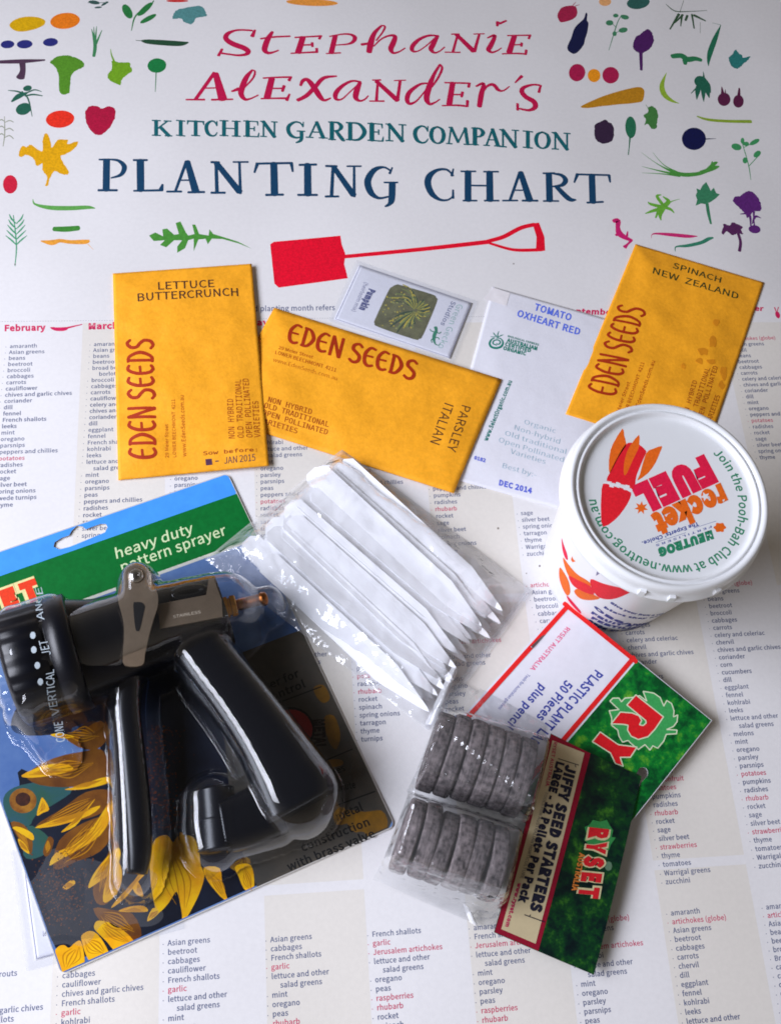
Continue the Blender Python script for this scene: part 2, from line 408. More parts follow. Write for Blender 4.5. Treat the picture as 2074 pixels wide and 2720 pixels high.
# ---- handwritten title
PINK = ink((192, 14, 72)); NAVY = ink((14, 62, 96)); TEAL = ink((12, 96, 104))
m = Mesh()
def row(v, strokes):
    for st in strokes: m.pen(v, [(q[0], q[1], q[2]*1.1) for q in st])
row('p', [
 [(672, 122, 22), (600, 117, 22), (530, 122, 26), (470, 150, 42), (460, 190, 50), (515, 230, 58), (600, 262, 58), (638, 290, 50), (622, 314, 36), (560, 323, 26), (480, 314, 22), (425, 306, 24)], [(694, 118, 22), (672, 168, 40)], [(428, 272, 24), (398, 326, 28)],
 [(835, 132, 28), (800, 188, 50), (776, 250, 54), (774, 285, 48), (802, 304, 34), (845, 297, 22), (885, 282, 16)], [(740, 188, 20), (850, 174, 22), (978, 168, 20)],
 [(1082, 178, 55), (1044, 300, 58)], [(1018, 178, 18), (1130, 172, 20), (1234, 166, 22)], [(1228, 166, 20), (1215, 190, 26)], [(1070, 240, 18), (1160, 237, 20)], [(1158, 222, 28), (1160, 253, 22)], [(985, 307, 16), (1100, 301, 20), (1198, 296, 24)], [(1198, 300, 22), (1194, 268, 28)],
 [(1345, 165, 46), (1312, 304, 50)], [(1300, 170, 16), (1390, 153, 18), (1460, 152, 24), (1502, 174, 40), (1494, 208, 36), (1450, 231, 22), (1350, 240, 14)], [(1272, 309, 16), (1388, 303, 18)],
 [(365, 465, 34), (212, 680, 32)], [(375, 472, 52), (432, 678, 80)], [(285, 590, 16), (375, 588, 16)], [(136, 683, 18), (284, 683, 22)], [(342, 684, 22), (514, 680, 18)],
 [(506, 616, 20), (562, 596, 38)], [(672, 442, 20), (622, 505, 46), (588, 590, 52), (582, 640, 48), (612, 680, 34), (660, 674, 18), (720, 646, 14)], [(672, 442, 16), (694, 456, 18), (676, 510, 20), (606, 588, 14)],
 [(830, 512, 56), (792, 668, 62)], [(760, 508, 16), (880, 502, 20), (990, 500, 22)], [(985, 500, 22), (970, 528, 30)], [(820, 592, 16), (928, 592, 20)], [(930, 572, 30), (916, 616, 24)], [(744, 675, 18), (860, 672, 20), (962, 672, 26)], [(974, 638, 20), (952, 688, 30)],
 [(1064, 568, 26), (1082, 530, 36), (1120, 522, 42), (1172, 582, 56), (1222, 660, 50), (1258, 688, 30), (1308, 670, 16)], [(1355, 492, 20), (1250, 508, 38), (1180, 582, 42), (1112, 650, 42), (1040, 688, 36)],
 [(1552, 540, 22), (1480, 532, 26), (1402, 572, 36), (1350, 630, 46), (1352, 678, 34), (1400, 678, 18), (1462, 622, 14), (1540, 552, 18)], [(1545, 545, 36), (1517, 620, 54), (1512, 670, 46), (1546, 693, 26), (1585, 680, 18), (1612, 652, 14)]])
row('q', [
 [(192, 82, 22), (134, 145, 42), (106, 222, 58), (92, 296, 52)], [(192, 80, 16), (220, 90, 22), (202, 135, 18), (150, 202, 16)], [(32, 236, 32), (100, 224, 26)], [(130, 250, 14), (190, 192, 18), (258, 163, 24), (302, 170, 40), (288, 222, 52), (268, 270, 50), (288, 304, 30), (335, 294, 18), (384, 264, 14)],
 [(655, 166, 22), (580, 162, 26), (502, 192, 34), (446, 245, 44), (444, 286, 34), (490, 288, 16), (562, 240, 14), (630, 178, 16)], [(648, 166, 32), (608, 240, 50), (594, 275, 46), (622, 302, 26), (665, 289, 16), (704, 256, 14)],
 [(810, 156, 22), (772, 294, 26)], [(800, 154, 42), (938, 288, 54)], [(985, 155, 24), (946, 292, 34)], [(760, 151, 16), (822, 151, 20)], [(940, 150, 14), (1028, 148, 14)], [(706, 298, 14), (830, 299, 18)],
 [(1052, 182, 16), (1112, 162, 32), (1080, 240, 48), (1060, 278, 46), (1088, 299, 26), (1130, 286, 16), (1165, 264, 12)], [(1136, 54, 40), (1131, 84, 24)], [(1150, 66, 26), (1204, 42, 22)],
 [(1270, 167, 50), (1228, 300, 56)], [(1215, 163, 16), (1404, 160, 20)], [(1398, 162, 20), (1386, 188, 26)], [(1250, 239, 16), (1328, 236, 18)], [(1330, 224, 26), (1326, 250, 22)], [(1172, 311, 16), (1290, 308, 20), (1364, 314, 22)], [(1362, 316, 22), (1366, 282, 28)],
 [(162, 540, 22), (152, 690, 30)], [(152, 534, 42), (322, 688, 52)], [(344, 530, 28), (322, 690, 32)], [(120, 524, 16), (186, 524, 20)], [(296, 528, 14), (390, 525, 14)], [(96, 695, 16), (214, 695, 20)],
 [(562, 550, 20), (502, 560, 28), (422, 620, 42), (400, 680, 44), (422, 716, 34), (480, 690, 18), (556, 600, 14)], [(668, 398, 24), (622, 472, 32), (582, 570, 52), (558, 670, 54), (582, 718, 34), (630, 704, 18), (664, 680, 14)], [(668, 398, 22), (684, 432, 24), (648, 512, 22), (590, 592, 18)],
 [(770, 547, 50), (742, 720, 56)], [(706, 545, 18), (900, 550, 22)], [(908, 548, 22), (898, 580, 30)], [(770, 643, 16), (845, 641, 20)], [(850, 622, 28), (842, 660, 26)], [(686, 732, 16), (800, 729, 22), (890, 737, 24)], [(888, 740, 24), (890, 692, 30)],
 [(960, 575, 20), (1020, 553, 32), (1002, 640, 50), (986, 738, 46)], [(1010, 632, 16), (1050, 574, 24), (1100, 562, 38), (1140, 604, 36), (1180, 610, 18), (1230, 576, 12)], [(1330, 492, 34), (1276, 546, 14)],
 [(1476, 566, 22), (1420, 562, 24), (1352, 582, 36), (1330, 615, 46), (1362, 660, 52), (1428, 700, 54), (1438, 744, 46), (1390, 769, 30), (1310, 756, 22)], [(1484, 567, 22), (1468, 624, 26)], [(1296, 716, 26), (1296, 768, 24)]])
m.build('author_lettering', PINK, chart)
m = Mesh()
row('r', [
 [(110, 342, 48), (107, 545, 48)], [(60, 338, 16), (130, 338, 18)], [(125, 337, 14), (190, 346, 24), (230, 387, 36), (208, 440, 28), (140, 463, 12)], [(54, 546, 20), (180, 546, 20)],
 [(338, 345, 52), (340, 547, 50)], [(292, 342, 18), (384, 342, 18)], [(294, 550, 16), (488, 546, 20)], [(488, 507, 16), (478, 544, 34)],
 [(650, 350, 24), (576, 550, 20)], [(655, 352, 42), (712, 555, 54)], [(598, 478, 14), (685, 478, 14)], [(518, 555, 18), (616, 555, 18)], [(662, 560, 20), (770, 558, 20)],
 [(850, 360, 24), (856, 560, 26)], [(852, 362, 42), (1008, 556, 48)], [(1008, 360, 18), (1014, 568, 22)], [(817, 356, 20), (870, 358, 22)], [(966, 355, 16), (1066, 355, 16)], [(817, 563, 20), (910, 563, 20)],
 [(1240, 365, 50), (1245, 575, 52)], [(1122, 366, 20), (1364, 362, 20)], [(1130, 364, 26), (1109, 426, 14)], [(1358, 362, 26), (1368, 420, 14)], [(1187, 578, 20), (1303, 576, 20)],
 [(1468, 372, 50), (1470, 577, 52)], [(1413, 375, 20), (1527, 372, 20)], [(1404, 578, 20), (1533, 578, 20)],
 [(1640, 385, 22), (1630, 585, 26)], [(1592, 382, 20), (1665, 384, 22)], [(1590, 588, 20), (1678, 588, 18)]])
row('s', [
 [(-28, 352, 36), (88, 516, 42)], [(92, 343, 16), (92, 525, 20)], [(49, 342, 14), (134, 342, 14)],
 [(316, 372, 14), (270, 348, 18), (212, 366, 36), (174, 430, 44), (192, 500, 42), (240, 534, 22), (296, 526, 14)], [(322, 350, 10), (306, 386, 18)], [(273, 440, 14), (354, 440, 14)], [(322, 447, 44), (318, 540, 42), (305, 570, 26), (280, 585, 14)],
 [(690, 400, 12), (650, 363, 18), (592, 366, 24), (547, 400, 40), (536, 450, 44), (562, 510, 40), (610, 544, 22), (660, 544, 14), (692, 518, 10)], [(690, 358, 10), (680, 400, 18)], [(688, 485, 12), (688, 535, 18)],
 [(778, 376, 44), (778, 548, 44)], [(908, 378, 44), (910, 548, 46)], [(778, 458, 14), (908, 460, 14)], [(736, 373, 14), (824, 373, 14)], [(873, 375, 14), (961, 375, 14)], [(749, 550, 14), (831, 550, 14)], [(877, 550, 14), (964, 550, 14)],
 [(1090, 380, 20), (1031, 547, 18)], [(1095, 380, 38), (1150, 548, 48)], [(1047, 487, 12), (1128, 487, 12)], [(987, 550, 14), (1077, 549, 14)], [(1106, 550, 16), (1198, 550, 16)],
 [(1265, 390, 42), (1270, 550, 44)], [(1231, 385, 14), (1300, 384, 16)], [(1285, 386, 12), (1340, 396, 26), (1366, 426, 34), (1344, 456, 26), (1285, 465, 12)], [(1312, 466, 32), (1385, 538, 38), (1428, 545, 12)], [(1233, 552, 14), (1324, 552, 14)],
 [(1525, 396, 44), (1530, 560, 44)], [(1432, 391, 16), (1630, 396, 16)], [(1438, 390, 24), (1419, 440, 12)], [(1628, 396, 22), (1635, 438, 12)], [(1496, 562, 16), (1593, 557, 16)]])
m.build('title_lettering', NAVY, chart)
m = Mesh()
for v, ch, x0, x1, yt, yb in [('r', 'K', 418, 552, 76, 176), ('r', 'I', 582, 640, 76, 176), ('r', 'T', 656, 768, 78, 176), ('r', 'C', 776, 860, 78, 178), ('r', 'H', 876, 1014, 78, 178), ('r', 'E', 1036, 1140, 80, 182), ('r', 'N', 1150, 1264, 82, 184),
 ('r', 'G', 1326, 1445, 84, 190), ('r', 'A', 1458, 1600, 84, 190), ('s', 'R', -62, 36, 78, 182), ('s', 'D', 44, 164, 82, 184), ('s', 'E', 174, 268, 86, 188), ('s', 'N', 282, 404, 90, 190), ('s', 'C', 450, 540, 100, 200), ('s', 'O', 548, 640, 104, 204),
 ('s', 'M', 648, 790, 110, 208), ('s', 'P', 800, 882, 114, 213), ('s', 'A', 872, 978, 118, 218), ('s', 'N', 968, 1084, 124, 226), ('s', 'I', 1110, 1168, 132, 230), ('s', 'O', 1180, 1274, 136, 234), ('s', 'N', 1284, 1394, 142, 240)]:
    for st in SERIF[ch]:
        m.pen(v, [(x0+(x1-x0)*a+(-4 if ch in 'AMN' and 0 else 0), yb+(yt-yb)*b+(a-.5)*6, w*1.45*(yb-yt)) for a, b, w in st])
m.build('subtitle_lettering', TEAL, chart)

# ---- printed vegetable pictures: (name, colour, shapes)
PICS = [
 ('squash_picture', (214, 166, 0), [('P', 'a', [(60, 155), (100, 120), (160, 104), (230, 105), (285, 125), (280, 155), (230, 180), (150, 198), (90, 190)])]),
 ('orange_picture', (232, 122, 20), [('E', 'a', 415, 130, 95, 51, -6)]),
 ('blueberry_picture', (38, 42, 116), [('E', 'a', 48, 280, 44, 25, -4), ('E', 'a', 157, 279, 50, 27, -4), ('E', 'a', 322, 266, 48, 26, -4)]),
 ('mushroom_picture', (78, 52, 74), [('S', 'a', (0, 392, 32), (140, 388, 40), (285, 380, 16)), ('S', 'a', (142, 395, 46), (145, 450, 42), (130, 492, 62))]),
 ('broccoli_picture', (84, 142, 36), [('R', 'a', [(320, 395), (345, 370), (370, 355), (400, 352), (430, 350), (470, 360), (505, 375), (530, 390), (535, 420), (500, 440), (460, 470), (448, 530), (440, 590), (385, 590), (375, 490), (355, 430)])]),
 ('bay_leaf_picture', (38, 120, 60), [('S', 'a', (838, 192, 5), (858, 110, 12), (900, 62, 10)), ('E', 'a', 812, 70, 50, 27, 60), ('E', 'a', 925, 55, 62, 19, -42), ('E', 'a', 945, 116, 58, 15, -28), ('S', 'a', (965, 30, 12), (980, 0, 8))]),
 ('kale_picture', (82, 138, 138), [('R', 'a', [(1100, 115), (1110, 80), (1130, 60), (1190, 45), (1270, 35), (1300, 50), (1312, 80), (1315, 100), (1250, 112), (1225, 150), (1180, 140), (1150, 115)])]),
 ('chilli_picture', (200, 40, 40), [('E', 'a', 1130, 2, 70, 9, 0)]),
 ('thyme_picture', (50, 84, 78), [('E', 'a', 600, 12, 36, 12, 8), ('E', 'a', 668, 20, 26, 7, -30), ('E', 'a', 626, 44, 24, 6, -5), ('S', 'a', (560, 14, 6), (690, 14, 6))]),
 ('spring_onion_picture', (60, 132, 84), [('S', 'a', (598, 356, 22), (606, 280, 26), (584, 182, 4)), ('S', 'a', (605, 290, 20), (616, 165, 4)), ('S', 'a', (606, 290, 20), (650, 190, 5)), ('S', 'a', (604, 280, 16), (598, 168, 4))]),
 ('cucumber_picture', (34, 74, 50), [('S', 'a', (900, 256, 10), (940, 262, 44), (1050, 270, 54), (1150, 275, 48), (1198, 268, 16)), ('S', 'a', (865, 254, 4), (905, 258, 8))]),
 ('ivy_leaf_picture', (112, 162, 30), [('R', 'a', [(715, 385), (760, 395), (825, 395), (830, 420), (842, 450), (800, 480), (775, 510), (765, 540), (700, 510), (685, 480), (700, 455), (715, 435)]), ('S', 'a', (705, 310, 4), (712, 350, 10), (732, 400, 18))]),
 ('nasturtium_picture', (22, 122, 62), [('E', 'a', 1000, 415, 60, 46, -5), ('S', 'a', (996, 450, 8), (990, 582, 4))]),
 ('sage_picture', (34, 96, 76), [('E', 'a', 150, 692, 50, 37, -20), ('S', 'a', (205, 740, 4), (180, 630, 12), (140, 580, 10)), ('S', 'a', (75, 645, 14), (120, 610, 44), (170, 590, 20)), ('S', 'a', (52, 574, 6), (110, 580, 14), (160, 600, 16)), ('S', 'a', (160, 610, 12), (210, 600, 16), (270, 608, 8)), ('S', 'a', (170, 590, 12), (220, 570, 12), (265, 582, 5)), ('E', 'a', 175, 560, 28, 18, -10)]),
 ('tomato_picture', (232, 48, 28), [('E', 'a', 383, 757, 91, 55, -5)]),
 ('capsicum_picture', (174, 14, 58), [('R', 'a', [(545, 710), (570, 675), (620, 675), (650, 690), (690, 675), (730, 690), (735, 740), (700, 810), (650, 855), (600, 850), (560, 800), (545, 755)])]),
 ('dill_picture', (146, 150, 128), [('S', 'a', (20, 930, 5), (30, 850, 7), (28, 740, 4))]+[('S', 'a', (28, y, 5), (60, y-14, 9), (86, y-4+k*5, 6)) for k, y in enumerate((780, 830, 876))]+[('S', 'a', (26, y, 5), (10, y-10, 9), (-6, y-2, 6)) for y in (770, 812, 860)]),
 ('pumpkin_flower_picture', (224, 164, 2), [('R', 'a', [(122, 975), (140, 930), (170, 935), (195, 920), (230, 945), (270, 960), (272, 900), (280, 860), (300, 850), (320, 890), (330, 940), (370, 890), (430, 890), (430, 915), (495, 900), (480, 940), (420, 980), (390, 990), (400, 1030), (440, 1100), (400, 1110), (350, 1090), (320, 1130), (305, 1180), (290, 1180), (300, 1130), (270, 1080), (270, 1040), (235, 1055), (215, 1010), (170, 985), (130, 1000)])]),
 ('radish_picture', (202, 26, 56), [('E', 'a', 65, 1173, 46, 59, 0)]),
 ('bean_picture', (94, 162, 76), [('S', 'a', (210, 1268, 4), (225, 1300, 16), (320, 1322, 36), (450, 1325, 38), (560, 1320, 30), (605, 1326, 8))]),
 ('gherkin_picture', (62, 134, 50), [('S', 'a', (345, 1458, 38), (420, 1459, 46), (500, 1452, 40))]),
 ('turmeric_picture', (228, 154, 52), [('S', 'a', (262, 1535, 10), (330, 1545, 44), (380, 1533, 30), (450, 1541, 32), (540, 1540, 38), (566, 1533, 22)), ('S', 'a', (560, 1555, 4), (596, 1590, 2))]),
 ('tarragon_picture', (66, 150, 108), [('S', 'a', (95, 1695, 5), (105, 1560, 9), (85, 1370, 6))]+[('S', 'a', (104, 1560-k*34, 6), (104+sx*30, 1530-k*34, 12), (104+sx*(68-k*6), 1500-k*34, 4)) for k in range(5) for sx in (-1, 1)]),
 ('rocket_leaf_picture', (72, 142, 54), [('L', 'a', [(950, 1500), (990, 1480), (1040, 1505), (1035, 1460), (1065, 1455), (1110, 1495), (1140, 1490), (1120, 1420), (1150, 1410), (1185, 1480), (1200, 1500), (1240, 1490), (1225, 1430), (1245, 1430), (1270, 1490), (1330, 1500), (1335, 1460), (1360, 1490), (1420, 1508), (1520, 1540), (1605, 1584), (1520, 1550), (1420, 1522), (1350, 1520), (1325, 1555), (1310, 1520), (1265, 1525), (1235, 1600), (1235, 1520), (1200, 1530), (1180, 1580), (1130, 1610), (1130, 1570), (1160, 1530), (1110, 1530), (1060, 1575), (1020, 1560), (1050, 1530), (980, 1535)])]),
 ('spade_picture', (228, 4, 42), [('L', 'b', [(485, 990), (500, 980), (770, 955), (775, 990), (790, 1030), (785, 1070), (800, 1128), (520, 1166), (502, 1150)]), ('S', 'b', (788, 1040, 20), (1100, 1010, 22), (1370, 980, 24)), ('S', 'b', (1366, 978, 20), (1430, 960, 22), (1500, 924, 22), (1556, 910, 22)), ('S', 'b', (1376, 986, 14), (1450, 1008, 16), (1500, 1014, 18), (1585, 1012, 18)), ('L', 'b', [(1548, 905), (1575, 902), (1597, 960), (1600, 1016), (1562, 1020), (1565, 960)])]),
 ('parsnip_top_picture', (232, 150, 60), [('E', 'b', 655, 8, 105, 14, 2)]),
 ('strawberry_picture', (166, 30, 70), [('P', 'c', [(200, 95), (225, 50), (270, 35), (320, 40), (330, 90), (300, 125), (230, 145), (210, 130)]), ('S', 'c', (318, 36, 8), (346, 28, 4)), ('S', 'c', (300, 34, 6), (322, 10, 4))]),
 ('apricot_picture', (232, 170, 110), [('E', 'c', 515, 8, 40, 28, 0)]),
 ('melon_picture', (44, 96, 88), [('E', 'c', 735, 14, 76, 42, -8)]),
 ('eggplant_picture', (16, 22, 66), [('P', 'c', [(265, 310), (290, 250), (315, 180), (355, 140), (375, 120), (388, 82), (398, 90), (395, 130), (405, 150), (400, 200), (385, 250), (370, 300), (320, 352), (280, 340)])]),
 ('parsley_picture', (62, 130, 92), [('S', 'c', (540, 330, 4), (575, 215, 8), (600, 140, 7), (625, 95, 5)), ('E', 'c', 545, 148, 25, 18, 0), ('E', 'c', 586, 100, 18, 13, 0), ('E', 'c', 646, 110, 28, 15, 10), ('E', 'c', 635, 196, 30, 17, -10), ('E', 'c', 578, 220, 14, 16, 0), ('S', 'c', (590, 180, 6), (560, 150, 6)), ('S', 'c', (580, 215, 6), (625, 200, 6))]),
 ('artichoke_picture', (76, 26, 94), [('R', 'c', [(700, 290), (710, 262), (720, 240), (745, 225), (770, 205), (800, 190), (820, 205), (830, 225), (838, 255), (835, 280), (810, 320), (770, 345), (735, 345), (705, 320)]), ('S', 'c', (752, 340, 32), (755, 460, 24))]),
 ('olive_picture', (50, 84, 56), [('S', 'c', (918, 24, 5), (980, 70, 12), (1080, 72, 8), (1190, 66, 5)), ('S', 'c', (1004, 90, 24), (945, 190, 12)), ('S', 'c', (1024, 96, 22), (1016, 170, 8)), ('S', 'c', (1060, 100, 22), (1048, 132, 20)), ('S', 'c', (1090, 92, 18), (1105, 185, 12)), ('S', 'c', (1105, 98, 28), (1180, 135, 14)), ('S', 'c', (1145, 145, 3), (1145, 215, 3)), ('S', 'c', (1010, 80, 4), (1035, 0, 3)), ('S', 'c', (1030, 95, 20), (975, 150, 10))]),
 ('pea_pod_picture', (32, 112, 82), [('S', 'c', (1282, 162, 4), (1245, 250, 40), (1212, 340, 46), (1200, 400, 26), (1200, 435, 3)), ('S', 'c', (1225, 148, 3), (1280, 162, 4))]),
 ('ginger_picture', (40, 124, 78), [('S', 'c', (960, 370, 48), (1020, 366, 56), (1060, 390, 60), (1110, 385, 50), (1150, 395, 38)), ('S', 'c', (1045, 398, 50), (1045, 422, 28))]),
 ('cabbage_picture', (40, 124, 120), [('R', 'c', [(1335, 380), (1355, 360), (1380, 325), (1400, 350), (1420, 360), (1430, 380), (1480, 370), (1450, 405), (1430, 420), (1410, 440), (1385, 452), (1350, 430)])]),
 ('plum_picture', (172, 24, 74), [('E', 'c', 330, 478, 54, 58, 15), ('E', 'c', 552, 495, 55, 55, 0)]),
 ('kumquat_picture', (242, 150, 24), [('E', 'c', 442, 497, 42, 44, 0)]),
 ('parsnip_picture', (188, 130, 24), [('P', 'c', [(355, 702), (450, 655), (560, 615), (690, 580), (750, 575), (775, 600), (768, 655), (740, 675), (600, 690), (500, 700), (400, 712)])]),
 ('broad_bean_picture', (146, 180, 52), [('S', 'c', (922, 478, 3), (892, 560, 38), (906, 620, 50), (950, 660, 36), (1005, 682, 4))]),
 ('lovage_picture', (32, 100, 78), [('S', 'c', (1165, 470, 3), (1162, 530, 20), (1085, 615, 6)), ('S', 'c', (1150, 530, 26), (1130, 590, 46), (1122, 655, 6)), ('S', 'c', (1165, 530, 24), (1165, 600, 40), (1168, 670, 5)), ('S', 'c', (1175, 520, 24), (1190, 590, 46), (1205, 645, 8)), ('S', 'c', (1170, 515, 24), (1200, 560, 30), (1212, 610, 12)), ('E', 'c', 1150, 540, 46, 38, 30)]),
 ('shallot_picture', (90, 26, 66), [('E', 'c', 1303, 655, 42, 44, 0), ('S', 'c', (1288, 572, 6), (1296, 630, 40)), ('S', 'c', (1312, 590, 4), (1310, 640, 20)), ('E', 'c', 1398, 668, 35, 42, 0), ('S', 'c', (1404, 582, 14), (1400, 645, 34))]),
 ('oak_lettuce_picture', (66, 126, 62), [('R', 'c', [(770, 760), (800, 740), (800, 710), (830, 700), (860, 730), (865, 780), (858, 815), (855, 845), (825, 850), (800, 820), (775, 825), (785, 790)]), ('S', 'c', (785, 690, 3), (806, 722, 6))]),
 ('asparagus_picture', (140, 168, 48), [('S', 'c', (1125, 768, 14), (1200, 790, 28), (1330, 800, 30), (1480, 802, 34))]),
 ('purple_beet_picture', (52, 32, 60), [('R', 'c', [(445, 870), (452, 820), (490, 800), (520, 790), (535, 805), (565, 822), (574, 880), (565, 925), (520, 948), (480, 942), (452, 915)])]),
 ('sorrel_picture', (36, 110, 78), [('E', 'c', 685, 840, 36, 72, -3), ('S', 'c', (681, 900, 16), (676, 960, 9), (669, 1022, 8))]),
 ('beetroot_picture', (10, 16, 70), [('E', 'c', 1103, 917, 80, 74, 0), ('S', 'c', (1178, 918, 12), (1250, 915, 3))]),
 ('chive_picture', (74, 148, 62), [('S', 'c', (756, 1008, 2), (880, 1094, 10), (1010, 1150, 40), (1120, 1150, 36), (1190, 1128, 34)), ('S', 'c', (760, 1100, 3), (880, 1130, 14), (1010, 1158, 30)), ('S', 'c', (830, 1006, 2), (905, 1090, 8), (1000, 1140, 16)), ('S', 'c', (758, 1142, 2), (900, 1150, 10), (1010, 1165, 16)), ('S', 'c', (1150, 1138, 30), (1210, 1115, 34), (1225, 1066, 8)), ('S', 'c', (1190, 1128, 34), (1230, 1110, 44), (1268, 1100, 16)), ('S', 'c', (1180, 1130, 20), (1240, 1080, 30), (1262, 1072, 4))]),
 ('coriander_picture', (62, 150, 92), [('S', 'c', (1480, 1188, 4), (1465, 1090, 8), (1425, 950, 6)), ('S', 'c', (1470, 1095, 6), (1530, 1030, 6)), ('S', 'c', (1432, 975, 6), (1500, 940, 8)), ('E', 'c', 1385, 970, 34, 22, 15), ('E', 'c', 1505, 938, 36, 15, -28), ('E', 'c', 1522, 1018, 28, 18, -40), ('E', 'c', 1442, 1060, 16, 20, 0), ('E', 'c', 1425, 930, 12, 20, 0), ('E', 'c', 1448, 950, 20, 14, 0)]),
 ('mizuna_picture', (104, 172, 56), [('S', 'c', (1010, 1316, 3), (955, 1332, 10), (890, 1370, 26)), ('S', 'c', (910, 1370, 30), (860, 1300, 26), (885, 1288, 10)), ('S', 'c', (900, 1370, 36), (820, 1350, 26), (800, 1335, 8)), ('S', 'c', (900, 1375, 36), (830, 1395, 26), (782, 1412, 8)), ('S', 'c', (900, 1380, 34), (880, 1420, 30), (885, 1455, 10)), ('S', 'c', (910, 1370, 34), (950, 1385, 24), (972, 1408, 8)), ('S', 'c', (910, 1360, 40), (935, 1330, 34), (900, 1300, 12)), ('S', 'c', (870, 1390, 26), (850, 1440, 12))]),
 ('celery_leaf_picture', (56, 130, 92), [('L', 'c', [(1115, 1290), (1125, 1270), (1120, 1245), (1145, 1255), (1160, 1225), (1185, 1203), (1205, 1240), (1215, 1262), (1235, 1240), (1250, 1275), (1275, 1285), (1250, 1310), (1215, 1335), (1180, 1350), (1150, 1345), (1115, 1360), (1125, 1320)]), ('S', 'c', (1190, 1345, 26), (1200, 1410, 26), (1216, 1480, 16))]),
 ('purple_lettuce_picture', (92, 36, 114), [('R', 'c', [(1362, 1330), (1375, 1300), (1410, 1295), (1440, 1272), (1475, 1262), (1505, 1280), (1530, 1310), (1550, 1360), (1540, 1395), (1500, 1400), (1460, 1440), (1440, 1410), (1400, 1370)]), ('S', 'c', (1410, 1415, 6), (1470, 1420, 22), (1480, 1500, 10)), ('S', 'c', (1500, 1400, 20), (1500, 1450, 10), (1505, 1500, 14)), ('S', 'c', (1548, 1442, 5), (1510, 1432, 22), (1490, 1480, 8)), ('E', 'c', 1505, 1516, 40, 27, 8)]),
 ('rainbow_chard_picture', (204, 32, 110), [('S', 'c', (572, 1462, 34), (600, 1460, 44), (600, 1505, 36), (612, 1545, 54), (650, 1572, 40), (692, 1590, 26)), ('S', 'c', (588, 1555, 22), (620, 1540, 30)), ('S', 'c', (690, 1590, 22), (665, 1615, 18), (646, 1634, 34)), ('S', 'c', (660, 1560, 20), (665, 1530, 8))]),
 ('pink_bean_picture', (204, 42, 112), [('S', 'c', (822, 1575, 3), (824, 1555, 5), (850, 1545, 16), (950, 1552, 32), (1060, 1562, 32), (1125, 1562, 8))]),
 ('long_bean_picture', (50, 130, 102), [('S', 'c', (980, 1662, 5), (986, 1632, 12), (1060, 1625, 28), (1150, 1605, 30), (1200, 1580, 30), (1230, 1572, 14))]),
 ('purple_broccoli_picture', (86, 36, 86), [('R', 'c', [(1285, 1535), (1300, 1500), (1300, 1480), (1340, 1490), (1355, 1470), (1385, 1478), (1425, 1500), (1415, 1520), (1428, 1548), (1390, 1545), (1360, 1555), (1320, 1530), (1300, 1550)]), ('S', 'c', (1393, 1535, 24), (1412, 1600, 24), (1405, 1660, 26))]),
 ('frying_pan_picture', (206, 30, 88), [('P', 'e', [(298, 378), (350, 379), (408, 377), (395, 395), (360, 401), (320, 396)]), ('S', 'e', (395, 383, 14), (488, 361, 6))]),
 ('radish_picture', (206, 30, 88), [('E', 'g', 1662, 440, 12, 20, -20), ('S', 'g', (1655, 425, 6), (1645, 400, 8)), ('S', 'g', (1658, 425, 5), (1666, 398, 6))]),
]
for name, rgb, shapes in PICS:
    m = Mesh()
    for sh in shapes:
        k = sh[0]
        if k == 'P': m.poly(sh[1], sh[2], smooth=3, rag=0.06)
        elif k == 'R': m.poly(sh[1], sh[2], smooth=4, rag=0.22)
        elif k == 'L': m.poly(sh[1], sh[2], smooth=0)
        elif k == 'E': m.ell(*sh[1:])
        else: m.pen(sh[1], list(sh[2:]))
    m.build(name, ink(rgb, 0.16), chart)

# ---- month headings and lists
LIST = ink((84, 94, 128)); RED = ink((196, 66, 100)); HEAD = ink((206, 40, 92))
def sw(s, w): return [x for x in w.split('|')]
YEAR = 'amaranth|Asian greens|beans|beetroot|broad beans and|  borlotti beans|broccoli|cabbages|carrots|cauliflower|celery and celeriac|chives and garlic chives|coriander|dill|eggplant|fennel|French shallots|kohlrabi|leeks|lettuce and other|  salad greens|mint|oregano|parsnips|peas|peppers and chillies|radishes|rocket|sage|silver beet|spring onions'
FEB = 'amaranth|Asian greens|beans|beetroot|broccoli|cabbages|carrots|cauliflower|chives and garlic chives|coriander|dill|fennel|French shallots|leeks|mint|oregano|parsnips|peppers and chillies|*potatoes|radishes|rocket|sage|silver beet|spring onions|swede turnips|thyme'
MAY = 'kohlrabi|lettuce and other|  salad greens|mint|oregano|parsley|parsnips|peas|peppers and chillies|*potatoes|radishes|rocket|sage|silver beet|spinach'
JUN = 'parsnips|peas|peppers and chillies|radishes|*rhubarb|rocket|silver beet|spinach'
JUL = 'parsnips|peas|peppers and chillies|pumpkins|radishes|*rhubarb|rocket|sage|silver beet|spinach|spring onions|thyme|turnips'
AUG = 'sage|silver beet|spring onions|tarragon|thyme|Warrigal greens|zucchini'
NOV = '*artichokes (globe)|Asian greens|basil|beans|beetroot|cabbages|carrots|celery and celeriac|chives and garlic chives|coriander|dill|mint|oregano|peppers and chillies|*potatoes|radishes|rocket|sage|silver beet|spring onions|thyme'
B2A = 'lettuce and other|  salad greens|mint|onions|oregano|parsnips|peas|*raspberries'
B2B = 'parsley|peas|*potatoes|radishes|*rhubarb|rocket|spinach|spring onions|tarragon|thyme|turnips'
B2C = '*Jerusalem artichokes|leeks|lettuce and other|  salad greens|mint|onions|oregano|parsley|peas|rocket|spinach|thyme'
B2D = '*artichokes (globe)|Asian greens|beetroot|broccoli|cabbages|carrots|celery and celeriac|chervil'
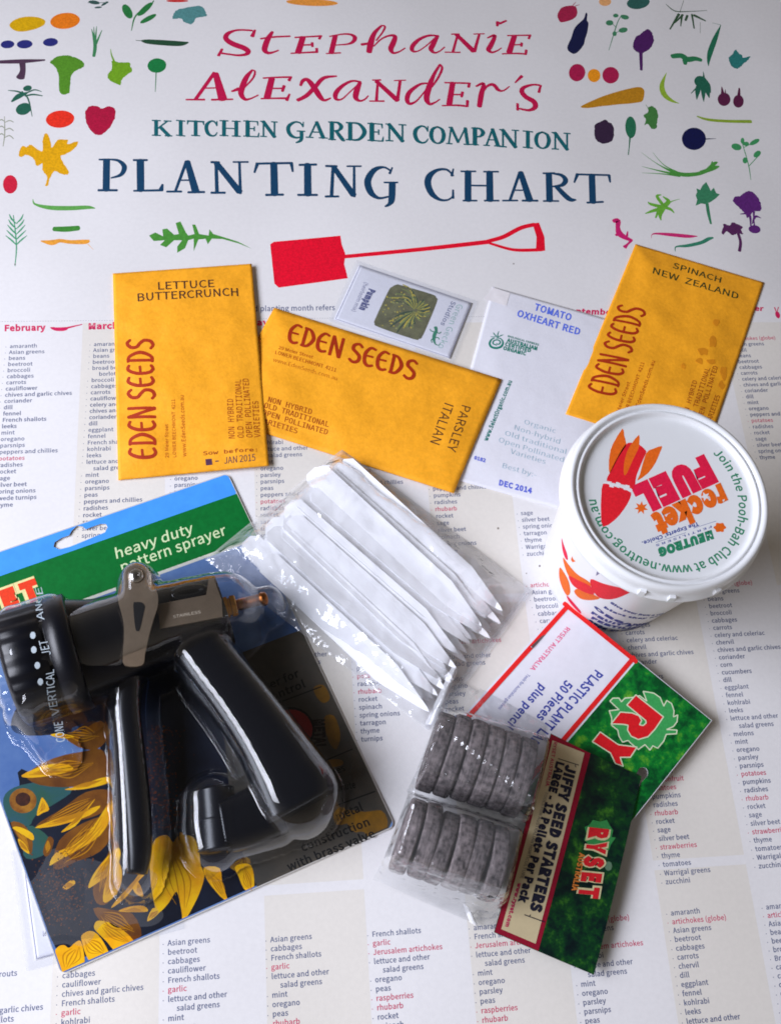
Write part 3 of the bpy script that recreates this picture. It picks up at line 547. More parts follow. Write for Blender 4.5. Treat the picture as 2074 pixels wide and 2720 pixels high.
B2E = 'cabbages|carrots|celery and celeriac|chervil|chives and garlic chives|coriander|corn|cucumbers|dill|eggplant|fennel|kohlrabi|leeks|lettuce and other|  salad greens|melons|mint|oregano|parsley|parsnips|*passionfruit|*potatoes|pumpkins|radishes|*rhubarb|rocket|sage|silver beet|*strawberries|thyme|tomatoes|Warrigal greens|zucchini'
B2F = '*artichokes (globe)|Asian greens|beans|beetroot|broccoli|cabbages|carrots|celery and celeriac|chervil|chives and garlic chives|coriander|corn|cucumbers|dill|eggplant|fennel|kohlrabi|leeks|lettuce and other|  salad greens|melons|mint|oregano|parsley|parsnips|*potatoes|pumpkins|radishes|*rhubarb|rocket|sage|silver beet|*strawberries|thyme|tomatoes|Warrigal greens|zucchini'
B3A = 'Brussels sprouts|cabbages|carrots|cauliflower|chives and garlic chives|French shallots|*garlic'
B3B = 'cabbages|cauliflower|chives and garlic chives|French shallots|*garlic|kohlrabi|leeks'
B3C = 'Asian greens|beetroot|cabbages|cauliflower|French shallots|*garlic|lettuce and other|  salad greens|mint|oregano'
B3D = 'Asian greens|cabbages|French shallots|*garlic|lettuce and other|  salad greens|mint|oregano|peas|*rhubarb|rocket'
B3E = 'French shallots|*garlic|*Jerusalem artichokes|lettuce and other|  salad greens|oregano|peas|*raspberries|*rhubarb|rocket|spinach'
B3F = 'amaranth|French shallots|*Jerusalem artichokes|lettuce and other|  salad greens|mint|oregano|parsley|peas|*raspberries|*rhubarb|rocket'
B3G = '*artichokes (globe)|Asian greens|beans|*Jerusalem artichokes|kohlrabi|lettuce and other|  salad greens|mint|oregano|parsley|parsnips|peas|radishes'
B3H = 'amaranth|*artichokes (globe)|Asian greens|beetroot|cabbages|carrots|chervil|dill|eggplant|fennel|kohlrabi|leeks|lettuce and other'
B3I = 'amaranth|*artichokes (globe)|Asian greens|beans|beetroot|broccoli|Brussels sprouts|cabbages|carrots|chervil|chives and garlic chives|coriander|dill'
#        words, (row, view, x, y) twice, slope of the rows
COLS = [(FEB, (0, 'e', 57, 502), (14, 'e', 6, 1018)), (YEAR, (0, 'e', 557, 490), (24, 'e', 500, 1389)), (YEAR, (22, 'e', 1037, 1291), None),
        (MAY, (5, 'f', 27, 1370), (7, 'f', 27, 1452)), (JUN, (2, 'x', 925, 1290), None), (JUL, (3, 'f', 1100, 1496), (7, 'f', 1120, 1668)),
        (AUG, (0, 'k', 1562, 386), (6, 'k', 1590, 578)), (NOV, (7, 'g', 1470, 797), (20, 'h', 1540, 498)),
        (B2A, (0, 'x', 732, 1750), None), (B2B, (4, 'k', 797, 1227), (10, 'k', 812, 1451)), (B2C, (2, 'x', 1172, 1752), None), (B2D, (0, 'h', 20, 1347), (2, 'h', 45, 1441)),
        (B2E, (3, 'n', 122, 409), (32, 'n', 304, 1535)), (B2F, (2, 'n', 505, 175), (36, 'n', 750, 1459)),
        (B3A, (0, 'j', -230, 1482), (4, 'j', -230, 1686)), (B3B, (0, 'j', 346, 1470), (4, 'j', 340, 1679)), (B3C, (0, 'j', 935, 1288), (8, 'j', 936, 1710)),
        (B3D, (0, 'j', 1508, 1269), (7, 'j', 1518, 1632)), (B3E, (0, 'm', 80, 1134), (9, 'm', 110, 1597)), (B3F, (1, 'm', 650, 1147), (9, 'm', 688, 1561)),
        (B3G, (7, 'm', 1245, 1413), (10, 'm', 1262, 1567)), (B3H, (0, 'n', 328, 1685), (11, 'n', 397, 2162)), (B3I, (0, 'n', 785, 1656), (6, 'n', 826, 1903))]
def row_dir(p):                                   # the sheet is not quite square to the lens: rows rise a little to the right lower down
    a = 0.026 if p.y > 60 else (0.02 if p.y > -60 else 0.012)
    return Vector((math.cos(a), math.sin(a)))
size_list = (G('e', 410, 782)-G('e', 28, 797)).length / max(x for x, y in glyphs('chives and garlic chives', 'list')[0])
for words, A, B in COLS:
    m = Mesh()
    pa = G(A[1], A[2], A[3])
    if B: st = (G(B[1], B[2], B[3])-pa)/(B[0]-A[0])
    else: st = Vector((-0.03, -3.42))
    for k, w in enumerate(words.split('|')):
        p = pa + st*(k-A[0]); d = row_dir(p); mi = 0
        if w.startswith('*'): w = w[1:]; mi = 1
        ind = 0.0
        if w.startswith('  '): w = w[2:]; ind = 3.4
        else:
            c = p - d*1.75 + Vector((-d.y, d.x))*0.62
            m.fill([(c.x-.16, c.y-.16), (c.x+.16, c.y-.16), (c.x+.16, c.y+.16), (c.x-.16, c.y+.16)], flat, mi)
        m.text(w, p+d*ind, d, size_list, mi=mi, font='list', bold=0.006)
    m.build('month_list', [LIST, RED], chart)
for word, v, p0, p1, p2 in [('February', 'e', (28, 400), (272, 396), (28, 366)), ('March', 'e', (527, 390), (702, 385), (527, 356)), ('April', 'e', (1010, 378), (1140, 373), (1010, 346)),
        ('May', 'e', (1480, 367), (1600, 365), (1480, 334)), ('September', 'g', (505, 432), (782, 440), (507, 404)), ('November', 'g', (1345, 410), (1585, 418), (1347, 386))]:
    m = Mesh(); m.text3(word, v, p0, p1, p2, font='list', bold=0.02); m.build('month_heading', HEAD, chart)
m = Mesh(); m.text3('The stated planting month refers', 'f', (-215, 344), (490, 334), (-215, 312), font='list', bold=0.006); m.build('note_line', LIST, chart)
m = Mesh()
pa, pb = G('e', 0, 345), G('e', 670, 330)
dd = (pb-pa)/(pb-pa).length
k = -20.0
while k < 260:
    p = pa+dd*k; p = Vector((p.x, pa.y+(p.x-pa.x)*0.012))
    m.lift = 0; m.fill([(p.x, p.y), (p.x+0.7, p.y), (p.x+0.7, p.y+0.16), (p.x, p.y+0.16)], flat, 0); k += 1.3
m.build('dotted_rule', ink((128, 128, 140)), chart)
for (v, x, y, r) in [('g', 232, 163, 4), ('k', 1455, 448, 5), ('k', 1650, 625, 5), ('k', 1588, 660, 3), ('e', 90, 3, 4)]:
    m = Mesh(); m.ell(v, x, y, r, r); m.build('ink_spot', ink((128, 118, 110)), chart)

# ================================================================== SEED PACKETS
def smoothstep(a, b, x):
    t = min(1.0, max(0.0, (x-a)/(b-a))); return t*t*(3-2*t)
def sheet_frame(TL, TR, BL):
    ex, ey = TR-TL, BL-TL; det = ex.x*ey.y-ex.y*ey.x
    def uv(x, y):
        dx, dy = x-TL.x, y-TL.y
        return (dx*ey.y-dy*ey.x)/det, (ex.x*dy-ex.y*dx)/det
    return ex, ey, uv
def packet(name, TL, TR, BL, zc, thick, material, parent=None, wr=0.38, seed=0.0, n=46, roundc=0.0):
    """a flat paper envelope, a little puffed: returns its object and its top surface z(x, y)"""
    ex, ey, uv = sheet_frame(TL, TR, BL)
    w, h = ex.length, ey.length
    def base(u, v): return zc[0]*(1-u)*(1-v)+zc[1]*u*(1-v)+zc[2]*u*v+zc[3]*(1-u)*v
    def zf(x, y):
        u, v = uv(x, y); u = min(1, max(0, u)); v = min(1, max(0, v))
        e = min(u*w, (1-u)*w, v*h, (1-v)*h)
        z = base(u, v)+0.35+thick*smoothstep(-1.5, 16, e)
        return z+wr*noise.noise(Vector((x*0.045+seed, y*0.045, seed)))*smoothstep(0, 8, e)+wr*0.35*noise.noise(Vector((x*0.16, y*0.16+seed, seed)))*smoothstep(0, 5, e)
    M = Mesh(); k = int(n*h/w); vs = []; fs = []
    for j in range(k+1):
        for i in range(n+1):
            p = TL+ex*(i/n)+ey*(j/k); vs.append((p.x, p.y, zf(p.x, p.y)))
    def idx(i, j): return j*(n+1)+i
    sgn = ex.x*ey.y-ex.y*ey.x
    for j in range(k):
        for i in range(n):
            q = (idx(i, j), idx(i, j+1), idx(i+1, j+1), idx(i+1, j)); fs.append(q if sgn < 0 else tuple(reversed(q)))
    ring = [idx(i, 0) for i in range(n+1)]+[idx(n, j) for j in range(1, k+1)]+[idx(i, k) for i in range(n-1, -1, -1)]+[idx(0, j) for j in range(k-1, 0, -1)]
    o = len(vs)
    for r in ring:
        u, v = uv(vs[r][0], vs[r][1]); vs.append((vs[r][0], vs[r][1], base(u, v)))
    L = len(ring)
    for a in range(L):
        b = (a+1) % L; q = (ring[a], ring[b], o+b, o+a); fs.append(tuple(reversed(q)) if sgn > 0 else q)
    fs.append(tuple(o+a for a in range(L)))
    M.add(vs, fs)
    ob = M.build(name, material, parent, smooth=True)
    for p in ob.data.polygons[-(L+1):]: p.use_smooth = False
    return ob, (lambda x, y: zf(x, y)+0.07), uv
KRAFT = mat('orange_kraft', (246, 168, 34), rough=0.6, spec=0.25, vary=0.07, vscale=420, bump=0.2, bscale=700); waves(KRAFT, 0.003, 38)
BRICK = ink((168, 48, 14)); STAMP = ink((78, 46, 34)); DOTM = ink((160, 66, 18))
def seed_packet(label, TL, TR, BL, zc, seed, **kw):
    p = empty('seed_packet', TL, 0.0, label=label, cat='seed packet', group='orange paper seed packets')
    ob, zf, uv = packet('paper_envelope', TL, TR, BL, zc, 1.5, KRAFT, p, seed=seed, **kw)
    return p, zf
# --- lettuce
TL, TR, BR, BL = [G('e', *q) for q in ((672, 62), (1498, 15), (1603, 1230), (705, 1292))]
lp, zf = seed_packet('orange seed packet stamped lettuce buttercrunch, upright above the sprayer card', TL, TR, BL, (.25, 1.9, 2.3, .4), 1.3)
m = Mesh(); brush_word(m, 'e', (932, 1162), (908, 437), (768, 1162), zf, 0); m.build('brand_lettering', BRICK, lp)
m = Mesh()
m.text3('LETTUCE', 'e', (942, 154), (1276, 138), (940, 110), zf, font='sans', bold=0.004)
m.text3('BUTTERCRUNCH', 'e', (820, 224), (1418, 192), (818, 178), zf, font='sans', bold=0.004); m.build('variety_stamp', STAMP, lp)
m = Mesh()
m.text3('29 Meier Street', 'e', (1003, 1155), (1000, 955), (983, 1155), zf, bold=0.0)
m.text3('LOWER BEECHMONT  4211', 'e', (1048, 1152), (1040, 808), (1028, 1152), zf, bold=0.0)
m.text3('www.EdenSeeds.com.au', 'e', (1108, 1148), (1092, 783), (1084, 1148), zf, bold=0.0); m.build('address_print', BRICK, lp)
m = Mesh()
for t, x0, x1, y0, y1 in (('NON HYBRID', 1396, 1386, 1040, 805), ('OLD TRADITIONAL', 1450, 1432, 1036, 690), ('OPEN POLLINATED', 1502, 1478, 1034, 684), ('VARIETIES', 1549, 1536, 1034, 818)):
    m.text3(t, 'e', (x0, y0), (x1, y1), (x0-36, y0), zf, font='mono')
m.build('claim_print', DOTM, lp)
m = Mesh()
m.text3('Sow before:', 'e', (1210, 1140), (1530, 1117), (1209, 1118), zf, font='mono', bold=0.01)
m.build('sowing_note', DOTM, lp)
m = Mesh()
m.poly('e', [(1222, 1163), (1260, 1160), (1262, 1196), (1224, 1200)], zf, 0, smooth=0, rag=0.15)
m.pen('e', [(1282, 1176, 7), (1300, 1175, 7)], zf, 0)
m.text3('JAN 2015', 'e', (1334, 1192), (1520, 1172), (1332, 1152), zf, bold=0.0); m.build('date_stamp', ink((84, 48, 74)), lp)
# --- parsley
TL, TR, BR = [G('f', *q) for q in ((112, 325), (1517, 776), (1222, 1480))]
BL = TL+BR-TR
pp, zf = seed_packet('orange seed packet stamped parsley italian, lying crosswise in the middle', TL, TR, BL, (.5, 1.7, 1.6, .2), 5.1)
m = Mesh(); brush_word(m, 'f', (188, 528), (992, 775), (222, 414), zf, 0); m.build('brand_lettering', BRICK, pp)
m = Mesh()
m.text3('PARSLEY', 'f', (1276, 922), (1180, 1202), (1330, 938), zf, bold=0.0)
m.text3('ITALIAN', 'f', (1168, 908), (1078, 1152), (1224, 928), zf, bold=0.0); m.build('variety_stamp', STAMP, pp)
m = Mesh()
m.text3('29 Meier Street', 'f', (138, 575), (352, 636), (142, 556), zf, bold=0.0)
m.text3('LOWER BEECHMONT  4211', 'f', (118, 606), (494, 718), (123, 584), zf, bold=0.0)
m.text3('www.EdenSeeds.com.au', 'f', (104, 652), (500, 770), (110, 628), zf, bold=-0.006); m.build('address_print', BRICK, pp)
m = Mesh()
for t, a, b, c in (('NON HYBRID', (72, 902), (342, 982), (80, 870)), ('OLD TRADITIONAL', (48, 938), (448, 1060), (56, 906)), ('OPEN POLLINATED', (38, 982), (440, 1108), (46, 950)), ('VARIETIES', (20, 1030), (252, 1100), (28, 998))):
    m.text3(t, 'f', a, b, c, zf, font='mono', bold=0.004)
m.build('claim_print', DOTM, pp)
# --- spinach
TL, TR, BL = [G('g', *q) for q in ((890, 60), (1585, 268), (510, 985))]
sp, zf = seed_packet('orange seed packet stamped spinach new zealand, tilted and stained behind the white tub', TL, TR, BL, (.3, .3, .3, 1.1), 9.4)
m = Mesh(); brush_word(m, 'g', (782, 885), (952, 405), (628, 850), zf, 0); m.build('brand_lettering', BRICK, sp)
m = Mesh()
m.text3('SPINACH', 'g', (1092, 184), (1352, 266), (1100, 156), zf, bold=0.004)
m.text3('NEW  ZEALAND', 'g', (984, 214), (1446, 356), (992, 182), zf, bold=0.004); m.build('variety_stamp', ink((52, 62, 28)), sp)
m = Mesh()
m.text3('29 Meier Street', 'g', (788, 1010), (864, 806), (770, 1004), zf, bold=0.0)
m.text3('LOWER BEECHMONT  4211', 'g', (830, 1018), (940, 700), (812, 1012), zf, bold=0.0)
m.text3('www.EdenSeeds.com.au', 'g', (882, 1020), (998, 692), (862, 1013), zf, bold=0.0); m.build('address_print', BRICK, sp)
m = Mesh()
for t, a, b, c in (('NON HYBRID', (1166, 1006), (1226, 800), (1142, 998)), ('OLD TRADITIONAL', (1204, 1022), (1296, 730), (1178, 1014)), ('OPEN POLLINATED', (1246, 1024), (1338, 722), (1220, 1016)), ('VARIETIES', (1298, 1030), (1350, 880), (1272, 1022))):
    m.text3(t, 'g', a, b, c, zf, font='mono')
m.build('claim_print', DOTM, sp)
m = Mesh()
random.seed(3)
for (x, y, rx, ry) in ((1260, 640, 36, 26), (1310, 590, 22, 34), (1240, 690, 20, 22), (1370, 750, 18, 40), (1300, 690, 30, 16), (1150, 720, 14, 18), (1330, 480, 16, 22), (1360, 820, 20, 26)):
    m.poly('g', [(x+rx*math.cos(t*.7854)*random.uniform(.5, 1.2), y+ry*math.sin(t*.7854)*random.uniform(.5, 1.2)) for t in range(8)], zf, 0, smooth=3)
m.build('water_stain', mat('stained_kraft', (222, 140, 20), rough=0.55, vary=0.10, vscale=160, bump=0.12, bscale=900), sp)

# --- white organic tomato packet
TL, T2 = G('g', 118, 290), G('g', 718, 460)
dx = (T2-TL).normalized(); dy = Vector((dx.y, -dx.x))
tp = empty('seed_packet', TL, 0.0, label='white paper seed packet stamped tomato oxheart red with a green organic seal', cat='seed packet')
WHITE = mat('white_paper', (224, 224, 232), rough=0.5, spec=0.3, vary=0.02, vscale=600, bump=0.08, bscale=900)
ob, zf, uv = packet('paper_envelope', TL, TL+dx*76, TL+dy*116, (.1, .1, .1, .1), 0.7, WHITE, tp, seed=2.2, wr=0.3)
m = Mesh(); a, b, c, d = [GZ('g', *q, zf) for q in ((122, 292), (212, 322), (192, 392), (70, 352))]
m.lift = .0; m.fill([a, b, c, d], lambda x, y: zf(x, y)+0.05, 0); m.build('glued_flap', mat('gummed_paper', (232, 228, 230), rough=0.3, vary=0.03, vscale=300), tp)
BLUE = ink((92, 116, 226)); TGREEN = ink((20, 126, 108)); AQUA = ink((120, 168, 184))
m = Mesh()
m.text3('TOMATO', 'g', (342, 412), (540, 472), (352, 378), zf, bold=0.012)
m.text3('OXHEART RED', 'g', (248, 446), (588, 550), (258, 412), zf, bold=0.012); m.build('variety_stamp', BLUE, tp)
m = Mesh()
m.text3('AUSTRALIAN', 'g', (194, 585), (358, 632), (198, 566), zf, bold=0.02)
m.text3('CERTIFIED', 'g', (184, 606), (324, 643), (188, 588), zf, bold=0.02)
m.text3('ORGANIC', 'g', (174, 628), (298, 660), (178, 610), zf, bold=0.02)
m.text3('BIOLOGICAL FARMERS', 'g', (200, 560), (368, 608), (202, 550), zf, bold=0.01)
for st in ([(128, 566, 6), (112, 574, 9), (102, 594, 12), (112, 614, 14), (140, 620, 14), (166, 610, 13), (174, 588, 10), (160, 568, 7), (138, 566, 6)],
           [(140, 604, 8), (120, 596, 8), (126, 580, 8), (148, 576, 8), (160, 588, 8), (150, 600, 7), (138, 594, 5)],
           [(146, 566, 4), (146, 545, 6), (152, 530, 3)], [(144, 560, 4), (130, 548, 7), (122, 536, 3)], [(148, 560, 3), (164, 552, 6), (176, 548, 3)], [(140, 556, 3), (122, 560, 5), (108, 558, 3)]):
    m.pen('g', st, zf)
m.build('organic_seal', TGREEN, tp)
m = Mesh(); m.text3('www.SelectOrganic.com.au', 'f', (1432, 1148), (1586, 775), (1408, 1140), zf, bold=0.016); m.build('web_address', ink((34, 120, 110)), tp)
m = Mesh()
for t, a, b, c in (('Organic', (288, 1030), (458, 1082), (294, 1006)), ('Non-hybrid', (236, 1062), (480, 1140), (242, 1036)), ('Old traditional', (184, 1092), (516, 1196), (190, 1066)), ('Open Pollinated', (150, 1128), (500, 1238), (157, 1102))):
    m.text3(t, 'g', a, b, c, zf, bold=-0.006)
m.text3('Varieties', 'f', (1574, 1222), (1790, 1290), (1582, 1192), zf, bold=-0.006)
m.text3('Best by:-', 'f', (1526, 1312), (1732, 1372), (1533, 1282), zf, bold=-0.006); m.build('claim_print', AQUA, tp)
m = Mesh()
m.text3('DEC 2014', 'k', (1458, 244), (1612, 284), (1462, 220), zf, bold=0.02)
m.text3('0182', 'f', (1350, 1258), (1420, 1278), (1354, 1238), zf, bold=0.02); m.build('date_stamp', ink((84, 100, 206)), tp)

# --- clear resealable packets with a printed card inside
CLEAR = film('clear_plastic', haze=0.05, gl=0.9, rough=0.07, bump=0.25, bscale=90)
def clear_packet(label, TL, TR, BL, mx, card_uv, zc, seed):
    p = empty('seed_packet', TL, 0.0, label=label, cat='seed packet')
    ex, ey, uv = sheet_frame(TL, TR, BL)
    c0 = TL+ex*card_uv[0]+ey*card_uv[1]; c1 = TL+ex*card_uv[2]+ey*card_uv[1]; c2 = TL+ex*card_uv[0]+ey*card_uv[3]
    ob, zf, _ = packet('printed_card', c0, c1, c2, zc, 0.35, WHITE, p, seed=seed, wr=0.12, n=30)
    M = Mesh(); n = 40; vs = []; fs = []
    for j in range(n+1):
        for i in range(n+1):
            q = TL+ex*(i/n)+ey*(j/n)
            e = min(i, n-i, j, n-j)/n*60
            vs.append((q.x, q.y, zf(q.x, q.y)*smoothstep(-6, 6, e)+0.5+0.35*noise.noise(Vector((q.x*.09, q.y*.09, seed)))))
    for j in range(n):
        for i in range(n):
            a = j*(n+1)+i; fs.append((a, a+n+1, a+n+2, a+1))
    M.add(vs, fs); M.build('plastic_sleeve', CLEAR, p, smooth=True, up=True)
    M = Mesh()
    for s0, s1 in (((card_uv[0], card_uv[1]), (card_uv[2], card_uv[1])), ((card_uv[2], card_uv[1]), (card_uv[2], card_uv[3])), ((card_uv[2], card_uv[3]), (card_uv[0], card_uv[3])), ((card_uv[0], card_uv[3]), (card_uv[0], card_uv[1]))):
        a = TL+ex*s0[0]+ey*s0[1]; b = TL+ex*s1[0]+ey*s1[1]; ins = (c0+c1*0+ (c1-c0)*.5+(c2-c0)*.5)
        a = a+(ins-a)*.02; b = b+(ins-b)*.02
        M.stroke([(a.x, a.y, .14), (b.x, b.y, .14)], zf)
    M.build('border_line', ink((150, 150, 172)), p)
    return p, zf
TL, TR, BL = G('f', 622, 30), G('f', 1372, 284), G('f', 448, 404)
gp, zf = clear_packet('clear plastic seed packet with a pumpkin photo on its white card, above the parsley packet', TL, TR, BL, 0, (.035, .05, .965, .95), (.1, .1, .2, .2), 3.3)
m = Mesh()
m.poly('f', [(842, 190), (870, 176), (900, 180), (1085, 234), (1116, 256), (1118, 290), (1036, 486), (1010, 512), (975, 514), (760, 440), (734, 415), (740, 385), (820, 215)], zf, 0, smooth=2)
PH = mat('pumpkin_photo_ground', (96, 96, 62), rough=0.35, vary=0.3, vscale=200)
m.build('photo_print', PH, gp)
m = Mesh(); random.seed(11)
c0 = (990, 335)
for k in range(58):                                  # ribbed, striped pumpkin in the photo
    t = -2.75+k*0.097; L = random.uniform(120, 205) if abs(math.cos(t)) > .3 else random.uniform(90, 140)
    if math.cos(t) > 0: L *= 0.45
    x1, y1 = c0[0]+math.cos(t)*L, c0[1]+math.sin(t)*L*0.85
    xm, ym = c0[0]+math.cos(t+.16)*L*.55, c0[1]+math.sin(t+.16)*L*.6
    m.pen('f', [(c0[0]+math.cos(t)*12, c0[1]+math.sin(t)*12, 5), (xm, ym, random.uniform(8, 17)), (x1, y1, 8)], zf, k % 3)
for k in range(46):
    x, y = random.uniform(770, 985), random.uniform(220, 455)
    if y-185 < (x-830)*-1.6+30 or y > 440+(x-740)*.2: continue
    m.ell('f', x, y, random.uniform(3, 8), random.uniform(3, 6), random.uniform(0, 90), zf, 2+k % 2)
m.build('pumpkin_picture', [ink((40, 66, 40), .3), ink((112, 124, 62), .3), ink((176, 160, 52), .2), ink((146, 148, 80), .2)], gp)
m = Mesh()
m.text3('Pumpkin', 'f', (704, 200), (640, 328), (738, 212), zf, bold=0.035); m.build('variety_print', ink((74, 80, 130)), gp)
m = Mesh(); m.text3('(heirloom mix)', 'f', (672, 160), (592, 338), (696, 168), zf, bold=0.0)
m.build('variety_print', ink((112, 116, 150)), gp)
m = Mesh()
m.text3('Green Gecko', 'f', (1246, 296), (1126, 566), (1284, 306), zf, bold=-0.006)
m.build('maker_lettering', ink((108, 178, 160)), gp)
m = Mesh(); m.text3('Studios', 'f', (1212, 276), (1142, 424), (1238, 286), zf, bold=0.004); m.build('maker_lettering', ink((120, 128, 160)), gp)
m = Mesh()
for st in ([(1108, 440, 16), (1116, 462, 20), (1104, 490, 24), (1102, 520, 18), (1112, 545, 9), (1132, 552, 5), (1140, 540, 4)], [(1104, 470, 8), (1084, 462, 7), (1078, 452, 6)], [(1114, 468, 8), (1134, 478, 7), (1146, 470, 6)], [(1098, 508, 8), (1086, 520, 7), (1090, 536, 6)], [(1108, 505, 8), (1128, 505, 7), (1134, 516, 6)], [(1112, 440, 20), (1118, 452, 16)]):
    m.pen('f', st, zf)
m.build('gecko_logo', ink((20, 128, 96)), gp)
TLc = G('j', 62, 760); BLc = G('j', 150, 1432); e1 = (BLc-TLc); e2 = Vector((-e1.y, e1.x)).normalized()*62
cp, zfc = clear_packet('clear plastic packet with a plain white card, mostly hidden under the sprayer card', TLc, TLc+e2, BLc, 0, (.06, .07, .95, .93), (0, 0, 0, 0), 6.3)
m = Mesh(); m.text3('Lettuce', 'j', (240, 1235), (300, 1222), (240, 1205), zfc); m.build('variety_print', ink((90, 96, 120)), cp)

# ================================================================== FERTILISER TUB
TC = Vector((102.8, -31.4)); RL = 44.2
CAM2 = CAM
tub = empty('fertiliser_tub', TC, 0, label='round white plastic fertiliser tub with a printed lid', cat='tub')
PLAST = mat('white_plastic', (232, 232, 234), rough=0.3, spec=0.45, vary=0.012, vscale=60)
LIDM = mat('white_lid', (226, 228, 230), rough=0.34, spec=0.45, vary=0.012, vscale=60)
m = Mesh()
m.lathe([(0.0, 30.4), (0.4, 31.4), (1.5, 32.0), (8, 32.8), (66.5, 38.4), (74, 38.8), (74.5, 40.2), (76.5, 40.2), (77, 39.0), (82, 39.0), (82.2, 37.6)], (TC.x, TC.y, 0.05), (0, 0, 1), n=96)
body = m.build('tub_body', PLAST, tub, smooth=True)
m = Mesh()
lid_prof = [(60.6, 43.2), (60.6, 45.0), (61.2, 45.6), (62.4, 45.5), (63.2, 44.4), (66.5, 44.2), (69.0, 44.0), (70.4, 43.3), (70.7, 42.3), (70.4, 41.4), (69.6, 40.9), (69.3, 40.5), (69.6, 40.1), (70.0, 39.5), (69.6, 38.9), (68.2, 38.5), (67.6, 37.8), (67.4, 36.5), (67.4, 10.0), (67.4, 0.5)]
lid_prof = [(a+16.2, b*0.955) for a, b in lid_prof]
m.lathe(lid_prof, (TC.x, TC.y, 0.05), (0, 0, 1), n=120)
lid = m.build('lid', LIDM, tub, smooth=True)
m = Mesh()
for aa in (-112, -96, -70):
    a = math.radians(aa); d = Vector((math.cos(a), math.sin(a))); n_ = Vector((-d.y, d.x)); p = TC+d*42.7
    m.prism([p+n_*1.2-d*.9, p+n_*1.2+d*.85, p-n_*1.2+d*.85, p-n_*1.2-d*.9], 77.3, 82.3)
    m.build('lid_tab', LIDM, tub); m = Mesh()
zl = level(83.65)
LR = ink((226, 30, 44)); LO = ink((232, 104, 24)); LG = ink((40, 132, 96)); LB = ink((52, 70, 150)); FP = ink((226, 26, 70)); LW = mat('lid_white_ink', (230, 230, 232), rough=0.5)
m = Mesh()
m.poly('h', [(526, 642), (545, 590), (600, 480), (650, 400), (690, 388), (740, 400), (785, 440), (780, 470), (725, 600), (715, 664), (700, 690), (600, 650)], zl, 0, smooth=1)
m.poly('h', [(502, 660), (560, 672), (640, 700), (686, 712), (680, 760), (640, 830), (580, 900), (502, 946), (488, 860), (490, 740)], zl, 0, smooth=1)
m.build('rocket_picture', LR, lid)
m = Mesh()
m.poly('h', [(630, 295), (642, 340), (655, 395), (640, 430), (600, 490), (548, 590), (540, 540), (545, 470), (565, 400)], zl, 0, smooth=1)
m.poly('h', [(740, 335), (742, 390), (735, 430), (700, 500), (660, 590), (640, 600), (640, 530), (660, 450), (690, 395)], zl, 0, smooth=1)
m.poly('h', [(892, 410), (880, 450), (850, 520), (800, 590), (728, 640), (745, 600), (785, 460), (830, 430)], zl, 0, smooth=1)
m.build('rocket_fin_picture', LO, lid)
m = Mesh()
for k, (x, y) in enumerate(((530, 655), (560, 645), (590, 662), (620, 655), (650, 675), (680, 680), (545, 672), (610, 688), (668, 700))):
    m.poly('h', [(x, y-9), (x+28, y-2), (x+26, y+14), (x-2, y+8)], zl, 1 if k % 2 else 0, smooth=0)
m.pen('h', [(505, 652, 7), (560, 664, 7), (640, 690, 7), (690, 716, 7)], zl, 0)
m.build('chequer_picture', [LW, LR], lid)
m = Mesh(); m.text3('FUEL', 'h', (1184, 488), (696, 706), (1256, 622), zl, bold=0.05); m.build('product_lettering', FP, lid)
m = Mesh(); m.text3('rocket', 'h', (1286, 668), (818, 880), (1324, 752), level(83.72), bold=0.036, lower=True)
sx, sy = 755, 820
pts = []
for k in range(14):
    r = 50 if k % 2 == 0 else 24; t = k*math.pi/7+.3; pts.append((sx+r*math.cos(t)*.95, sy+r*math.sin(t)*.9))
m.poly('h', pts, zl, 0, smooth=0)
m.build('product_lettering', LO, lid)
m = Mesh(); pts = []
for k in range(10):
    r = 34 if k % 2 == 0 else 15; t = k*math.pi/5+.5; pts.append((1178+r*math.cos(t), 745+r*math.sin(t)*.95))
m.poly('h', pts, level(83.75), 0, smooth=0); m.build('star_picture', LW, lid)
m = Mesh(); m.text3('NEUTROG', 'h', (1222, 972), (862, 1095), (1236, 1018), zl, bold=0.04); m.build('maker_lettering', LG, lid)
m = Mesh()
m.ell('h', 1275, 950, 34, 28, -15, zl)
for k in range(6):
    t = k*math.pi/3; m.ell('h', 1275+30*math.cos(t), 950+24*math.sin(t), 12, 10, 0, zl)
m.build('flower_logo', LO, lid)
m = Mesh()
m.text3('F E R T I L I S E R S', 'h', (1218, 938), (850, 1064), (1222, 950), zl, bold=0.01)
m.pen('h', [(1250, 908, 2), (1100, 955, 2)], zl); m.pen('h', [(1050, 985, 2), (850, 1050, 2)], zl)
m.text3("The Experts' Choice.", 'h', (1130, 914), (757, 1046), (1138, 936), zl, bold=0.016); m.build('slogan_print', LB, lid)
# the line that runs round the lid
a0 = G('h', 1238, 450, 83.65)-TC; a1 = G('h', 372, 768, 83.65)-TC
th0 = math.atan2(a0.y, a0.x); th1 = math.atan2(a1.y, a1.x)
while th1 > th0: th1 -= 2*math.pi
vs, fs = glyphs('Join the Pooh-Bah Club at www.neutrog.com.au', 'sans', 0.008)
wd = max(x for x, y in vs); RT = 30.2
sc = abs(th1-th0)*RT/wd
m = Mesh()
m.lay([(TC.x+(RT+y*sc*1.05)*math.cos(th0-x*sc/RT), TC.y+(RT+y*sc*1.05)*math.sin(th0-x*sc/RT)) for x, y in vs], fs, zl, 0); m.build('rim_lettering', LG, lid)
